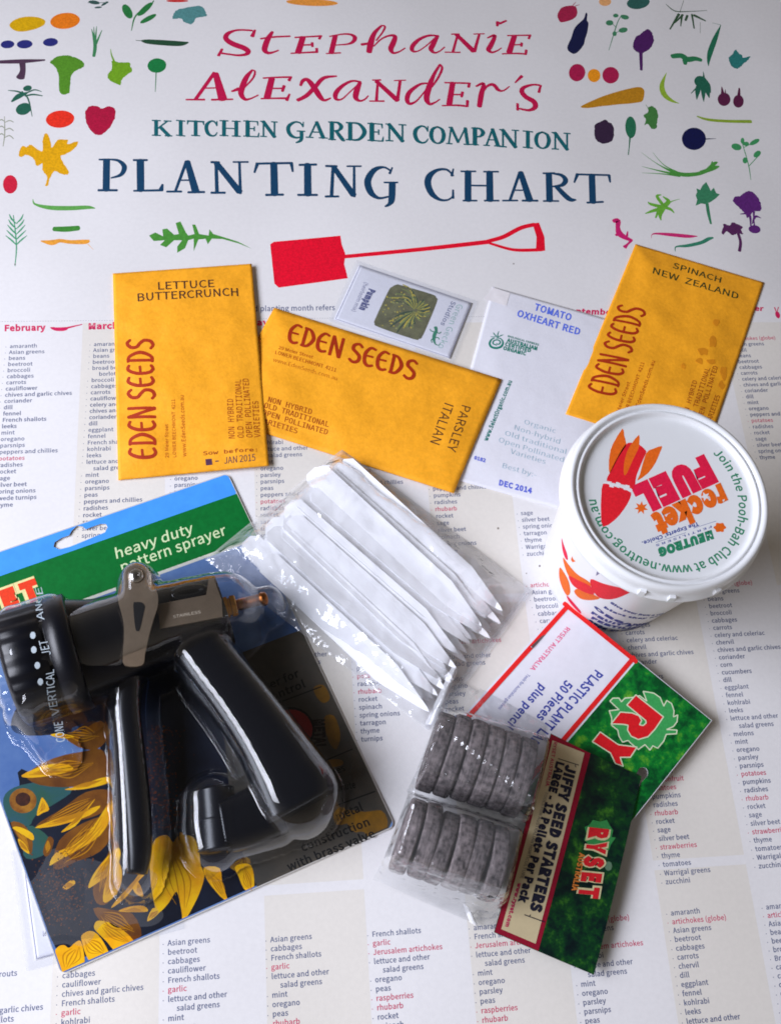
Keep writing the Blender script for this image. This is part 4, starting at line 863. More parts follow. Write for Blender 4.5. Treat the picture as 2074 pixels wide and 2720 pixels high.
# printing on the side: a view ray meets the tapering wall
def wall_r(z): return 32.8+(z-8)*(38.4-32.8)/58.5+0.06
def on_wall(v, x, y):
    r = ray(v, x, y); best = None
    for k in range(400):
        z = 74.0-k*0.182; p = CAM+r*((z-CAM.z)/r.z); d = math.hypot(p.x-TC.x, p.y-TC.y)-wall_r(z)
        if d <= 0: return (math.atan2(p.y-TC.y, p.x-TC.x), z)
        if best is None or d < best[0]: best = (d, math.atan2(p.y-TC.y, p.x-TC.x), z)
    return best[1], best[2]
class Wall(Mesh):
    def put(self, tz, fs, mi=0):
        self.lift += 0.006
        self.add([(TC.x+(wall_r(z)+self.lift)*math.cos(t), TC.y+(wall_r(z)+self.lift)*math.sin(t), z+.05) for t, z in tz], fs, mi)
    def shape(self, v, pts, mi=0, smooth=2):
        P = smooth_loop([Vector((t*37, z)) for t, z in (on_wall(v, x, y) for x, y in pts)], smooth)
        fs = []
        for t in tessellate_polygon([[Vector((p.x, p.y, 0)) for p in P]]):
            a2 = (P[t[1]].x-P[t[0]].x)*(P[t[2]].y-P[t[0]].y)-(P[t[2]].x-P[t[0]].x)*(P[t[1]].y-P[t[0]].y)
            fs.append(tuple(t) if a2 > 0 else tuple(reversed(t)))
        P, fs = refine(P, fs, 1.2)
        self.put([(p[0]/37, p[1]) for p in P], fs, mi)
    def text(self, s, v, p0, p1, hmm, mi=0, bold=0.03):
        vs, fs = glyphs(s, 'sans', bold); w = max(x for x, y in vs)
        t0, z0 = on_wall(v, *p0); t1, z1 = on_wall(v, *p1)
        self.put([(t0+(t1-t0)*x/w, z0+(z1-z0)*x/w+y/CH['sans']*hmm) for x, y in vs], fs, mi)
m = Wall()
m.shape('h', [(236, 1150), (262, 1180), (310, 1240), (345, 1270), (395, 1300), (420, 1330), (405, 1395), (340, 1360), (290, 1300), (255, 1230)], 1)
m.shape('h', [(215, 1215), (245, 1250), (275, 1310), (285, 1380), (262, 1400), (232, 1350), (212, 1280)], 1)
m.shape('h', [(310, 1370), (370, 1350), (440, 1395), (480, 1420), (420, 1432), (350, 1420)], 1)
m.shape('h', [(420, 1292), (500, 1320), (600, 1345), (700, 1362), (640, 1400), (560, 1425), (480, 1415), (430, 1360)], 0)
m.shape('h', [(275, 1270), (340, 1300), (420, 1340), (440, 1395), (360, 1370), (300, 1330)], 0)
m.shape('h', [(228, 1020), (240, 1060), (262, 1120), (268, 1165), (250, 1150), (232, 1090)], 2)
m.shape('h', [(262, 1400), (300, 1440), (350, 1500), (352, 1520), (310, 1480), (270, 1430)], 2)
m.shape('h', [(296, 1140), (304, 1160), (320, 1175), (300, 1180), (290, 1165)], 1, smooth=0)
m.build('side_picture', [LR, LO, FP], body)
m = Wall()
for t, a, b, hh in (('Give your fruit & veg', (548, 1450), (900, 1520), 2.3), ('blast they need', (505, 1480), (940, 1550), 2.3), ('ORGANIC', (440, 1478), (830, 1592), 3.0), ('FRUIT & VEG', (420, 1515), (850, 1615), 3.0), ('FERTILISER', (420, 1550), (830, 1640), 3.2)):
    m.text(t, 'h', a, b, hh)
m.text('230g', 'h', (400, 1575), (520, 1632), 4.2, bold=0.04); m.text('No Fillers', 'h', (545, 1650), (780, 1690), 2.6)
m.build('side_print', ink((58, 66, 140)), body)
m = Wall(); m.shape('h', [(470, 1205), (490, 1250), (455, 1270)], 0, smooth=0); m.build('side_mark', ink((120, 116, 150)), body)

# ================================================================== helper: a sheet of film or card over four corners
def patch(a, b, c, d, n, k, zf):
    M = Mesh(); vs = []; fs = []
    for j in range(k+1):
        for i in range(n+1):
            u, v = i/n, j/k
            p = (a*(1-u)+b*u)*(1-v)+(d*(1-u)+c*u)*v
            vs.append((p.x, p.y, zf(p.x, p.y, u, v)))
    for j in range(k):
        for i in range(n):
            q = j*(n+1)+i; fs.append((q, q+n+1, q+n+2, q+1))
    M.add(vs, fs); return M
def ridged(x, y, s, seed, ax=(1, 1)):
    return 1-2*abs(noise.noise(Vector((x*s*ax[0]+seed, y*s*ax[1]-seed, seed*1.7))))

# ================================================================== SPRAYER PACK
TR, BR, BLc = G('x', 605, 1257, .6), G('x', 1050, 2196, .6), G('x', 163, 2592, .6)
TLw = TR+BLc-BR
ex, ey, cuv = sheet_frame(TLw, TR, TR+(BR-TR)); ex, ey, cuv = sheet_frame(TLw, TR, BLc)
CW, CHT = ex.length, ey.length
pack = empty('sprayer_pack', (TLw+BR)/2, 0, label='blue and green sunflower backing card with a clear blister holding a spray gun', cat='blister pack')
CARDZ = 0.95
cz = level(CARDZ)
def cq(u, v): return TLw+ex*u+ey*v
def rounded(u0, v0, u1, v1, r):
    out = []
    for (cu_, cv_, a0) in ((u1-r/CW, v0+r/CHT, -90), (u1-r/CW, v1-r/CHT, 0), (u0+r/CW, v1-r/CHT, 90), (u0+r/CW, v0+r/CHT, 180)):
        for k in range(7):
            a = math.radians(a0+k*15); out.append(cq(cu_+math.cos(a)*r/CW, cv_+math.sin(a)*r/CHT))
    return out
hole = [G('i', *q, .9) for q in ((298, 425), (305, 400), (345, 375), (385, 362), (400, 335), (430, 308), (462, 312), (478, 328), (510, 315), (560, 298), (592, 298), (600, 318), (585, 345), (520, 372), (440, 405), (390, 425), (330, 440))]
edge = rounded(0, 0, 1, 1, 3.0)
def sheet_with_hole(M, loop, hole, z, mi, updown=True):
    if sum(loop[i].x*loop[(i+1) % len(loop)].y-loop[(i+1) % len(loop)].x*loop[i].y for i in range(len(loop))) < 0: loop = loop[::-1]
    if sum(hole[i].x*hole[(i+1) % len(hole)].y-hole[(i+1) % len(hole)].x*hole[i].y for i in range(len(hole))) > 0: hole = hole[::-1]
    P = loop+hole; fs = []
    for t in tessellate_polygon([[Vector((p.x, p.y, 0)) for p in loop], [Vector((p.x, p.y, 0)) for p in hole]]):
        a2 = (P[t[1]].x-P[t[0]].x)*(P[t[2]].y-P[t[0]].y)-(P[t[2]].x-P[t[0]].x)*(P[t[1]].y-P[t[0]].y)
        fs.append(tuple(t) if a2 > 0 else tuple(reversed(t)))
    M.add([(p.x, p.y, z) for p in P], fs, mi); return P
m = Mesh()
sheet_with_hole(m, edge, hole, CARDZ-.03, 0); sheet_with_hole(m, edge, hole, .5, 0)
for L_ in (edge, hole):
    n_ = len(L_); m.add([(p.x, p.y, .5) for p in L_]+[(p.x, p.y, CARDZ-.03) for p in L_], [(k, (k+1) % n_, n_+(k+1) % n_, n_+k) for k in range(n_)])
m.build('backing_card', mat('card_board', (196, 192, 186), rough=0.5, vary=0.04), pack)
vb = (cuv(*G('i', 1285, 142, 1))[1]+cuv(*G('i', 200, 535, 1))[1])/2
vg = (cuv(*G('i', 1130, 482, 1))[1]+cuv(*G('i', 862, 568, 1))[1])/2
IN = 0.0025
def keep(p):
    u, v = cuv(p.x, p.y); return cq(min(1-IN-.003, max(IN+.003, u)), min(1-IN-.003, max(IN+.003, v)))
def band(v0, v1, u0=IN, u1=1-IN): return [cq(u0, v0), cq(u1, v0), cq(u1, v1), cq(u0, v1)]
SKYB = mat('print_sky_blue', (70, 152, 238), rough=0.3, spec=0.4, vary=0.06, vscale=120)
GRN = mat('print_green', (10, 106, 44), rough=0.3, spec=0.4, vary=0.10, vscale=400)
m = Mesh(); sheet_with_hole(m, rounded(IN, IN, 1-IN, vb, 2.0), hole, CARDZ, 0)
m.build('blue_band', SKYB, pack)
m = Mesh(); hg = cuv(*G('i', 330, 440, 1))[1]
lp_ = rounded(IN, vb-.004, 1-IN, vg, 0.4); m.fill(lp_, level(CARDZ-.012), 0)
for P_ in (m.v,): pass
m.build('green_band', GRN, pack)
m = Mesh(); m.lift = .01; m.fill(band(vg, vg+.008), cz, 0); m.build('white_line', mat('print_white', (216, 214, 200), rough=0.35), pack)
# the photo: dusk sky, dark heart, petals
DUSK = mat('print_dusk', (70, 104, 164), rough=0.3, spec=0.4, vary=0.0, rgb2=(112, 142, 186), vscale=14)
DARK = mat('print_dark', (8, 12, 28), rough=0.3, spec=0.4, rgb2=(18, 26, 44), vscale=60)
m = Mesh(keep); m.fill(rounded(IN, vg+.008, 1-IN, 1-IN, 2.0), cz, 0); m.build('photo_print', DUSK, pack)
m = Mesh(keep); z2 = level(CARDZ+.03)
m.poly('j', [(470, -60), (300, 90), (560, 180), (420, 420), (120, 300), (110, 420), (30, 560), (90, 800), (190, 1020), (310, 1300), (420, 1330), (500, 1350), (700, 1320), (830, 1290), (1100, 1165), (1410, 1010), (1450, 950), (1430, 760), (1400, 420), (1300, 100), (1100, -150), (860, -300), (600, -260)], z2, 0, smooth=2)
m.poly('j', [(120, 110), (60, 60), (110, -60), (260, -120), (480, -90), (540, 20), (400, 70), (280, 110)], z2, 0, smooth=2)
m.build('dark_print', DARK, pack)
m = Mesh(keep)
m.poly('j', [(30, 440), (120, 390), (300, 370), (400, 420), (330, 480), (200, 560), (160, 620), (60, 600), (20, 520)], level(CARDZ+.045), 0, smooth=2)
m.poly('j', [(150, 620), (250, 660), (290, 740), (200, 800), (130, 780)], level(CARDZ+.045), 0, smooth=2)
m.build('leaf_print', mat('print_leaf_green', (42, 86, 96), rough=0.3, rgb2=(44, 88, 72), vscale=60), pack)
YEL = mat('print_petal', (244, 190, 14), rough=0.3, spec=0.4, rgb2=(222, 146, 8), vscale=70)
BRN = mat('print_petal_brown', (136, 82, 18), rough=0.3, spec=0.4, rgb2=(98, 52, 12), vscale=70)
z3 = level(CARDZ+.055); z4 = level(CARDZ+.075)
BROWN = [[(150, 330), (300, 240), (480, 200), (560, 190), (600, 250), (590, 350), (420, 400), (220, 390)], [(200, 620), (350, 520), (480, 430), (610, 420), (620, 500), (540, 560), (380, 600)], [(330, 700), (470, 600), (620, 560), (640, 640), (560, 760), (420, 820), (300, 860)],
         [(520, 960), (580, 820), (650, 700), (670, 820), (640, 960), (600, 1050), (540, 1050)], [(330, 100), (420, 110), (560, 30), (600, 120), (540, 190), (440, 180)], [(60, 600), (130, 610), (180, 690), (170, 780), (110, 700)], [(240, 760), (270, 680), (300, 700), (280, 770), (256, 790)], [(520, 1080), (640, 1090), (740, 1110), (790, 1230), (700, 1280), (600, 1200)]]
YELLOW = [[(120, 336), (250, 280), (360, 272), (410, 300), (330, 330), (180, 350)], [(360, 415), (450, 392), (560, 352), (610, 348), (600, 380), (500, 408), (420, 418)], [(195, 630), (300, 585), (450, 540), (560, 505), (500, 560), (330, 615)], [(340, 655), (400, 600), (480, 520), (530, 470), (480, 540), (420, 620)], [(275, 840), (310, 770), (420, 720), (520, 620), (600, 500), (626, 480), (625, 560), (560, 670), (440, 750), (330, 810)],
          [(492, 965), (520, 890), (590, 800), (660, 740), (670, 800), (620, 880), (540, 940)], [(575, 1040), (590, 930), (650, 820), (680, 870), (670, 960), (620, 1030)], [(620, 1078), (660, 1020), (720, 960), (790, 870), (830, 840), (826, 870), (770, 930), (700, 1020)], [(660, 1095), (720, 1070), (800, 1065), (824, 1096), (740, 1100)],
          [(836, 860), (840, 760), (870, 690), (930, 670), (965, 710), (990, 680), (1040, 670), (1085, 690), (1110, 760), (1120, 840), (1140, 900), (1110, 1000), (1060, 1100), (1025, 1160), (1010, 1080), (985, 985), (940, 1050), (880, 1100), (850, 1000)], [(1140, 850), (1225, 855), (1240, 940), (1275, 1055), (1200, 980), (1150, 910)], [(1310, 850), (1350, 830), (1400, 840), (1418, 920), (1408, 1015), (1360, 970), (1330, 900)], [(820, 1150), (850, 1080), (900, 1085), (860, 1130)], [(740, 960), (770, 930), (800, 1010), (760, 1000)],
          [(302, 1330), (330, 1290), (360, 1285), (385, 1300), (420, 1270), (450, 1262), (468, 1330), (470, 1405), (420, 1430), (360, 1440), (330, 1410)], [(455, 1230), (500, 1205), (545, 1225), (590, 1290), (610, 1350), (560, 1380), (515, 1398), (480, 1340), (458, 1270)], [(525, 1190), (540, 1150), (600, 1155), (670, 1190), (730, 1240), (755, 1290), (700, 1325), (650, 1330), (600, 1270), (560, 1230)],
          [(70, 630), (110, 625), (180, 660), (185, 700), (130, 670)], [(205, 560), (225, 480), (240, 462), (275, 525), (240, 545)], [(280, 112), (330, 102), (420, 120), (350, 130)], [(100, 690), (140, 720), (165, 775), (120, 745)], [(350, 960), (400, 920), (420, 940), (370, 975)]]
m = Mesh(keep)
for q in BROWN: m.poly('j', q, z3, 0, smooth=2)
m.build('petal_print', BRN, pack)
m = Mesh(keep)
for q in YELLOW: m.poly('j', q, z4, 0, smooth=2)
m.build('petal_print', YEL, pack)
m = Mesh(keep); random.seed(21); z5 = level(CARDZ+.095)
def along_petal(q, n):
    a, b = max(((a, b) for a in q for b in q), key=lambda ab: (ab[0][0]-ab[1][0])**2+(ab[0][1]-ab[1][1])**2)
    L = math.hypot(b[0]-a[0], b[1]-a[1]); tx, ty = (b[0]-a[0])/L, (b[1]-a[1])/L
    off = [(p[0]-a[0])*-ty+(p[1]-a[1])*tx for p in q]; w0, w1 = min(off), max(off)
    for k in range(n):
        f = (k+.5)/n; c = (w0+(w1-w0)*f)*.62; c0 = c*random.uniform(.2, .5); c1 = c*random.uniform(.2, .5)
        s0, s1 = L*random.uniform(.14, .3), L*random.uniform(.68, .86)
        yield [(a[0]+tx*s0-ty*c0, a[1]+ty*s0+tx*c0, 1.5), (a[0]+tx*(s0+s1)/2-ty*c, a[1]+ty*(s0+s1)/2+tx*c, random.uniform(3, 7)), (a[0]+tx*s1-ty*c1, a[1]+ty*s1+tx*c1, 1.5)]
for q in YELLOW:
    for st in along_petal(q, 5): m.pen('j', st, z5, 0)
for q in BROWN:
    for st in along_petal(q, 6): m.pen('j', st, z4, 0)
m.build('petal_vein_print', mat('print_vein', (188, 124, 8), rough=0.3), pack)
m = Mesh(keep)
m.ell('j', 128, 478, 76, 70, 0, z3, 0); m.build('flower_print', mat('print_far_petal', (168, 112, 30), rough=0.3, rgb2=(120, 66, 20), vscale=200), pack)
m = Mesh(keep); m.ell('j', 128, 470, 42, 38, 0, z4, 0); m.build('flower_heart_print', mat('print_heart', (74, 36, 22), rough=0.3, rgb2=(48, 22, 16), vscale=600), pack)
m = Mesh(keep)
for k in range(900):                                        # seeds of the two flower heads
    if k < 420:
        y = random.uniform(60, 640); x = random.gauss(890, 55) if y < 500 else random.gauss(960, 60)
        if not 822 < x < 1120: continue
    else:
        x, y = random.gauss(330, 95), random.gauss(990, 110)
        if not (165 < x < 520 and 760 < y < 1240 and x > 130+(y-760)*.32): continue
    m.ell('j', x, y, random.uniform(2.5, 6), random.uniform(2.5, 5), 0, z5, k % 2)
m.build('seed_print', [ink((104, 52, 16), .3), ink((70, 40, 34), .3)], pack)
# right-hand panel with its words
PANEL = mat('print_panel', (88, 80, 70), rough=0.3, spec=0.4, rgb2=(64, 62, 58), vscale=30)
m = Mesh(keep); vp = cuv(*G('A', 540, 130, 1))[1]
pu = cuv(*G('j', 1445, 985, 1))[0]
m.fill([cq(.72, vp), cq(1-IN, vp), cq(1-IN, 1-IN-.012), cq(1-IN-.018, 1-IN), cq(pu, 1-IN), cq(pu, .86)], level(CARDZ+.045), 0); m.build('panel_print', PANEL, pack)
m = Mesh(keep)
for q in ([(800, 520), (880, 500), (930, 600), (880, 640), (830, 600)], [(880, 760), (960, 740), (1010, 880), (980, 1000), (920, 940)], [(900, 1090), (1010, 1080), (1030, 1120), (940, 1140)], [(1040, 1480), (1200, 1490), (1330, 1480), (1380, 1570), (1340, 1700), (1230, 1770), (1200, 1650), (1100, 1640)], [(960, 1500), (1030, 1450), (1090, 1560), (980, 1590)]):
    m.poly('A', q, level(CARDZ+.06), 0, smooth=2)
m.build('panel_petal_print', mat('print_dim_petal', (148, 104, 30), rough=0.3, rgb2=(104, 76, 34), vscale=60), pack)
m = Mesh(keep); zt = level(CARDZ+.07)
for t, p0, p1, p2 in (('lever for', (350, 575), (694, 430), (330, 520)), ('control', (432, 640), (742, 512), (412, 585)), ('metal', (990, 1560), (1190, 1476), (966, 1500)), ('construction', (716, 1800), (1244, 1592), (690, 1742)), ('with brass valve', (610, 1952), (1284, 1682), (584, 1894)), ('litres', (900, 1225), (1052, 1165), (880, 1180)), ('per minute', (860, 1360), (1130, 1300), (850, 1310))):
    m = Mesh(keep); m.text3(t, 'A', p0, p1, p2, zt, bold=0.01); m.build('panel_lettering', ink((22, 22, 22)), pack)
m = Mesh(keep)
for a, b in (((480, 655), (862, 512)), ((880, 1095), (1104, 1000)), ((980, 1440), (1280, 1330))): m.pen('A', [(*a, 9), (*b, 9)], zt)
m.build('panel_rule', ink((26, 26, 24)), pack)
m = Mesh(keep); m.ell('A', 620, 850, 190, 180, 0, zt, 0); m.build('emblem_print', ink((30, 26, 26)), pack)
m = Mesh(keep); m.ell('A', 620, 850, 172, 160, 0, level(CARDZ+.08), 0); m.build('emblem_print', ink((150, 36, 36)), pack)
m = Mesh(keep); m.ell('A', 600, 860, 92, 88, 0, level(CARDZ+.09), 0); m.build('emblem_print', ink((74, 70, 64)), pack)
m = Mesh(keep); m.text3('METAL', 'A', (800, 770), (812, 1000), (880, 765), zt, bold=0.03); m.build('emblem_lettering', ink((40, 30, 28)), pack)
m = Mesh(keep); zt = level(CARDZ+.05)
m.text3('heavy duty', 'i', (650, 492), (1080, 345), (640, 436), zt, bold=0.004)
m.text3('pattern sprayer', 'i', (684, 568), (1266, 356), (668, 512), zt, bold=0.004); m.build('title_lettering', mat('cream_ink', (206, 224, 176), rough=0.4), pack)
for c_, bold, z_ in (((226, 214, 150), .075, .05), ((226, 58, 22), .04, .07)):
    m = Mesh(keep); m.text3('RYSET', 'i', (-330, 905), (232, 700), (-362, 815), level(CARDZ+z_), bold=bold, track=.12); m.build('brand_lettering', ink(c_), pack)

# ---- the spray gun
gun = empty('spray_gun', G('x', 330, 1800), 1.2, label='black garden spray gun with a metal clip and brass valve inside the clear blister', cat='spray gun')
BLK = mat('black_plastic', (9, 11, 19), rough=0.32, spec=0.35, bump=0.06, bscale=700)
BLKG = mat('black_enamel', (6, 8, 15), rough=0.26, spec=0.32)
STEEL = mat('satin_steel', (150, 132, 112), rough=0.42, metal=1.0, vary=0.05, vscale=400, bump=0.04, bscale=1200)
BRASS = mat('brass', (176, 120, 40), rough=0.3, metal=1.0, vary=0.1, vscale=300)
HH = 27.0
h0, h1 = G('B', 84, 1000, HH), G('B', 640, 830, HH)
ax = (h1-h0).normalized(); HL = (h1-h0).length; HR = 24.5
m = Mesh()
m.lathe([(0, 18.0), (0.2, 21.5), (1.2, 23.2), (2.5, HR), (HL*.60, HR), (HL*.62, HR-1.6), (HL*.66, HR-1.6), (HL*.68, HR+.2), (HL*.97, HR+.2), (HL, HR-1.5), (HL+.2, 14)], (h0.x, h0.y, HH), (ax.x, ax.y, 0), n=96, ridge=lambda j, k: (-0.55 if k % 4 < 2 else 0) if j in (2, 3, 4) and k % 8 < 6 else 0)
head = m.build('nozzle_dial', BLK, gun, smooth=True)
def dialz(x, y):
    d = abs((x-h0.x)*-ax.y+(y-h0.y)*ax.x); return HH+math.sqrt(max(0.0, (HR+.25)**2-d*d))
m = Mesh()
m.text3('ANGLE', 'B', (356, 590), (330, 330), (300, 596), dialz, bold=0.0)
m.text3('JET', 'B', (408, 866), (376, 748), (340, 878), dialz, bold=0.0)
m.text3('VERTICAL', 'B', (490, 1362), (430, 985), (428, 1376), dialz, bold=0.0)
m.text3('CONE', 'B', (520, 1560), (498, 1400), (450, 1570), dialz, bold=0.0)
for (x, y) in ((270, 830), (298, 955), (322, 1085), (262, 715)): m.ell('B', x, y, 22, 28, 0, dialz)
for v_ in range(len(m.v)): m.v[v_] = (m.v[v_][0], m.v[v_][1], m.v[v_][2]+.12)
m.build('dial_lettering', mat('dial_white_ink', (176, 188, 196), rough=0.5), head)
b0, b1, b2, b3 = G('x', 205, 1738, 26), G('x', 285, 1716, 25), G('x', 400, 1672, 24), G('x', 596, 1618, 20)
m = Mesh()
m.sweep([(b0.x, b0.y, 25, 23, 22), (b1.x, b1.y, 24, 20.5, 19), (b2.x, b2.y, 22, 19, 16), ((b2.x+b3.x)/2, (b2.y+b3.y)/2, 20, 18, 15), (b3.x, b3.y, 19, 15.5, 13)], n=36, power=2.6)
gp_ = [(492, 1672, 18, 12, 13), (548, 1758, 17.5, 12.2, 13), (628, 1860, 17, 12.6, 12.5), (706, 1970, 16.5, 13.4, 12.5), (770, 2075, 16, 15.6, 12), (806, 2142, 15.5, 16.4, 11.5)]
m.sweep([(*G('x', x, y, 16), z, a, b) for x, y, z, a, b in gp_], n=40, power=3.4)
m.build('gun_body', BLKG, gun, smooth=True)
m = Mesh()
lv = [(352, 1745, 24, 6.5, 6), (350, 1800, 22, 6.2, 6), (340, 1883, 20, 5.4, 6), (350, 1995, 18, 5.4, 6), (362, 2138, 16, 5.6, 6), (366, 2250, 14, 5.2, 6), (360, 2318, 12, 4.0, 5)]
m.sweep([(*G('x', x, y, 18), z, a, b) for x, y, z, a, b in lv], n=24, power=2.6)
m.build('trigger_lever', BLKG, gun, smooth=True)
m = Mesh()
plate = smooth_loop([G('B', *q, 42) for q in ((1000, 185), (1040, 140), (1085, 128), (1150, 150), (1195, 210), (1220, 300), (1256, 385), (1256, 480), (1225, 580), (1186, 720), (1155, 860), (1132, 952), (992, 952), (980, 850), (987, 740), (985, 620), (962, 520), (940, 430), (945, 340), (978, 265))], 2)
m.prism(plate, 40.6, 42.0); clip = m.build('clip_plate', STEEL, gun)
m = Mesh(); m.prism(smooth_loop([G('B', *q, 42) for q in ((1062, 470), (1085, 450), (1130, 452), (1154, 480), (1148, 520), (1116, 660), (1098, 680), (1078, 655))], 2), 41.7, 42.15); m.build('clip_slot', mat('slot_black', (12, 11, 12), rough=0.4), clip)
m = Mesh(); rc = G('B', 1082, 232, 43)
m.lathe([(0, 3.3), (.5, 3.2), (1.2, 2.7), (1.7, 1.8), (1.95, .6)], (rc.x, rc.y, 41.9), (0, 0, 1), n=40); m.build('rivet', mat('polished_steel', (190, 184, 178), rough=0.16, metal=1.0), clip, smooth=True)
m = Mesh(); pv = G('B', 1080, 240, 20)
m.lathe([(0, 9), (30, 8), (39.4, 6.4), (40.4, 5.4)], (rc.x, rc.y, 1.5), (0, 0, 1), n=40); m.build('pivot_boss', BLKG, gun, smooth=True)
m = Mesh(); m.prism([G('i', *q, 37) for q in ((862, 770), (885, 744), (1150, 694), (1164, 604), (1192, 604), (1236, 720), (1242, 816), (1000, 862), (846, 892))], 35.6, 37.0); br = m.build('valve_bracket', STEEL, gun)
m = Mesh(); m.text3('STAINLESS', 'i', (966, 824), (1120, 796), (964, 808), level(37.0), bold=0.0); m.build('stamped_lettering', ink((190, 176, 156)), br)
m = Mesh()
ring = [(G('i', 1055+88*math.cos(t), 686-8*math.sin(2*t)*0+26*math.sin(t)-14*math.cos(t), 34)) for t in [k*math.pi/12 for k in range(25)]]
m.sweep([(p.x, p.y, 35, 1.6, 2.2) for p in ring], n=10); m.build('lock_ring', mat('glossy_black', (8, 8, 10), rough=0.12), gun, smooth=True)
n0, n1 = G('i', 1232, 772, 20), G('i', 1318, 752, 20); na = (n1-n0).normalized()
m = Mesh(); m.lathe([(0, 4.6), (.3, 5.2), (3.2, 5.2), (3.5, 4.2), (4.2, 4.2), (4.5, 5.2), ((n1-n0).length-.4, 5.2), ((n1-n0).length, 4.6)], (n0.x, n0.y, 20), (na.x, na.y, 0), n=6); m.build('brass_nut', BRASS, gun)
m = Mesh(); L_ = 12.5; m.lathe([(0, 2.6)]+[(1+k*.5, 2.9 if k % 2 else 2.3) for k in range(20)]+[(11.2, 3.2), (13.2, 3.0), (14, 1.5)], (n1.x, n1.y, 20), (na.x, na.y, 0), n=24); m.build('valve_screw', mat('copper_brass', (150, 88, 40), rough=0.3, metal=1.0), gun, smooth=True)

t0, t1 = G('x', 552, 2092, 10), G('x', 566, 2268, 10); ta = (t1-t0).normalized(); TL_ = (t1-t0).length
m = Mesh(); m.lathe([(0, 5)]+[(1+k*(TL_-2)/40, (9.2 if k % 2 else 8.2) if k > 20 else 7.6+(k % 2)*.25) for k in range(41)]+[(TL_, 6.5)], (t0.x+3, t0.y, 10.6), (ta.x, ta.y, 0), n=40); m.build('hose_connector', BLK, gun, smooth=True)
m = Mesh(); m.sweep([(*G('x', x, y, 12), 11.5, a, 8) for x, y, a in ((590, 2196, 11), (650, 2180, 11.5), (735, 2140, 12))], n=28, power=3.2); m.build('handle_foot', BLKG, gun, smooth=True)

# ---- the clear blister: one vacuum-formed shell
def capd(px, py, a, b):
    dx_, dy_ = b[0]-a[0], b[1]-a[1]; L2 = dx_*dx_+dy_*dy_
    t = max(0, min(1, ((px-a[0])*dx_+(py-a[1])*dy_)/L2)); return math.hypot(px-a[0]-dx_*t, py-a[1]-dy_*t), t
feat = []
def chain(pts, rs, hs, pw=2.4):
    if len(pts) > 2:
        P = [(p.x, p.y, r, h) for p, r, h in zip(pts, rs, hs)]; Q = []
        for i in range(len(P)-1):
            p0 = P[max(i-1, 0)]; p1 = P[i]; p2 = P[i+1]; p3 = P[min(i+2, len(P)-1)]
            for k in range(4):
                t = k/4; Q.append([0.5*((2*b)+(c-a)*t+(2*a-5*b+4*c-d)*t*t+(3*b-a-3*c+d)*t**3) for a, b, c, d in zip(p0, p1, p2, p3)])
        Q.append(P[-1]); pts = [Vector(q[:2]) for q in Q]; rs = [q[2] for q in Q]; hs = [q[3] for q in Q]
    for k in range(len(pts)-1): feat.append((pts[k], pts[k+1], rs[k], rs[k+1], hs[k], hs[k+1], pw))
hm = (h0+h1)/2; side = Vector((-ax.y, ax.x))
for t in (-18, -12, -6, 0, 6, 12, 18):
    chain([h0-ax*2+side*t, h0+ax*5.5+side*t], [7, 11], [46-abs(t)*.55, 50.5-abs(t)*.55])
for t in (-16, -5, 6, 17): chain([h0+ax*7+side*t, h1-ax*7+side*t], [11.5, 12], [51-abs(t)*.5, 52-abs(t)*.5])
chain([h0+ax*4-side*20, h0+ax*6-side*34+ax*2], [10, 8], [40, 14])
chain([b0, b2, b3], [23, 21, 18], [47, 47, 43])
chain([Vector((rc.x, rc.y)), Vector((rc.x, rc.y))+Vector((.5, -14))], [11.5, 12], [46.5, 47])
chain([G('x', x, y, 16) for x, y in ((492, 1672), (548, 1758), (628, 1860), (706, 1970), (772, 2078), (792, 2112))], [14.2, 14.6, 15, 16, 18, 18.6], [33, 32.5, 32, 31, 30, 29.5], 4.2)
chain([G('x', 560, 2130, 10), G('x', 570, 2240, 10)], [13, 13], [24, 23], 3.4)
chain([G('x', 585, 2190, 10), G('x', 720, 2150, 10)], [17, 17], [23, 23], 4)
chain([G('x', x, y, 14) for x, y in ((352, 1745), (344, 1883), (352, 1995), (362, 2138), (366, 2250), (358, 2325))], [10.5, 10.5, 10.5, 11, 11, 10], [32, 29, 27, 25, 23, 20], 3.2)
chain([n1, n1+na*14], [9, 8], [28, 26])
def blister(x, y):
    z = 0.0
    for a, b, r0, r1, e0, e1, pw in feat:
        d, t = capd(x, y, a, b); r = r0+(r1-r0)*t; h = e0+(e1-e0)*t
        if d >= r*1.06: continue
        q = (1-(d/(r*1.06))**pw)**.62
        z = max(z, h*q) if abs(z-h*q) > 4 else max(z, h*q)+(4-abs(z-h*q))**2/16
    return z
xs = [p.x for f in feat for p in f[:2]]; ys = [p.y for f in feat for p in f[:2]]
X0, X1, Y0, Y1 = min(xs)-26, max(xs)+24, min(ys)-22, max(ys)+24
M = Mesh(); st = 0.85; nx, ny = int((X1-X0)/st), int((Y1-Y0)/st)
H_ = [[blister(X0+i*st, Y0+j*st) for i in range(nx+1)] for j in range(ny+1)]
idx = {}; vs = []; fs = []
def vert(i, j):
    if (i, j) not in idx:
        x, y = X0+i*st, Y0+j*st; idx[(i, j)] = len(vs)
        vs.append((x, y, CARDZ+.25+H_[j][i]+0.10*noise.noise(Vector((x*.05, y*.07, 4.4)))*smoothstep(0, 10, H_[j][i])))
    return idx[(i, j)]
for j in range(ny):
    for i in range(nx):
        u, v = cuv(X0+(i+.5)*st, Y0+(j+.5)*st)
        if not (.004 < u < .996 and vg < v < .992): 
            if max(H_[j][i], H_[j+1][i+1]) < 1.0: continue
        fs.append((vert(i, j), vert(i+1, j), vert(i+1, j+1), vert(i, j+1)))
M.add(vs, fs)
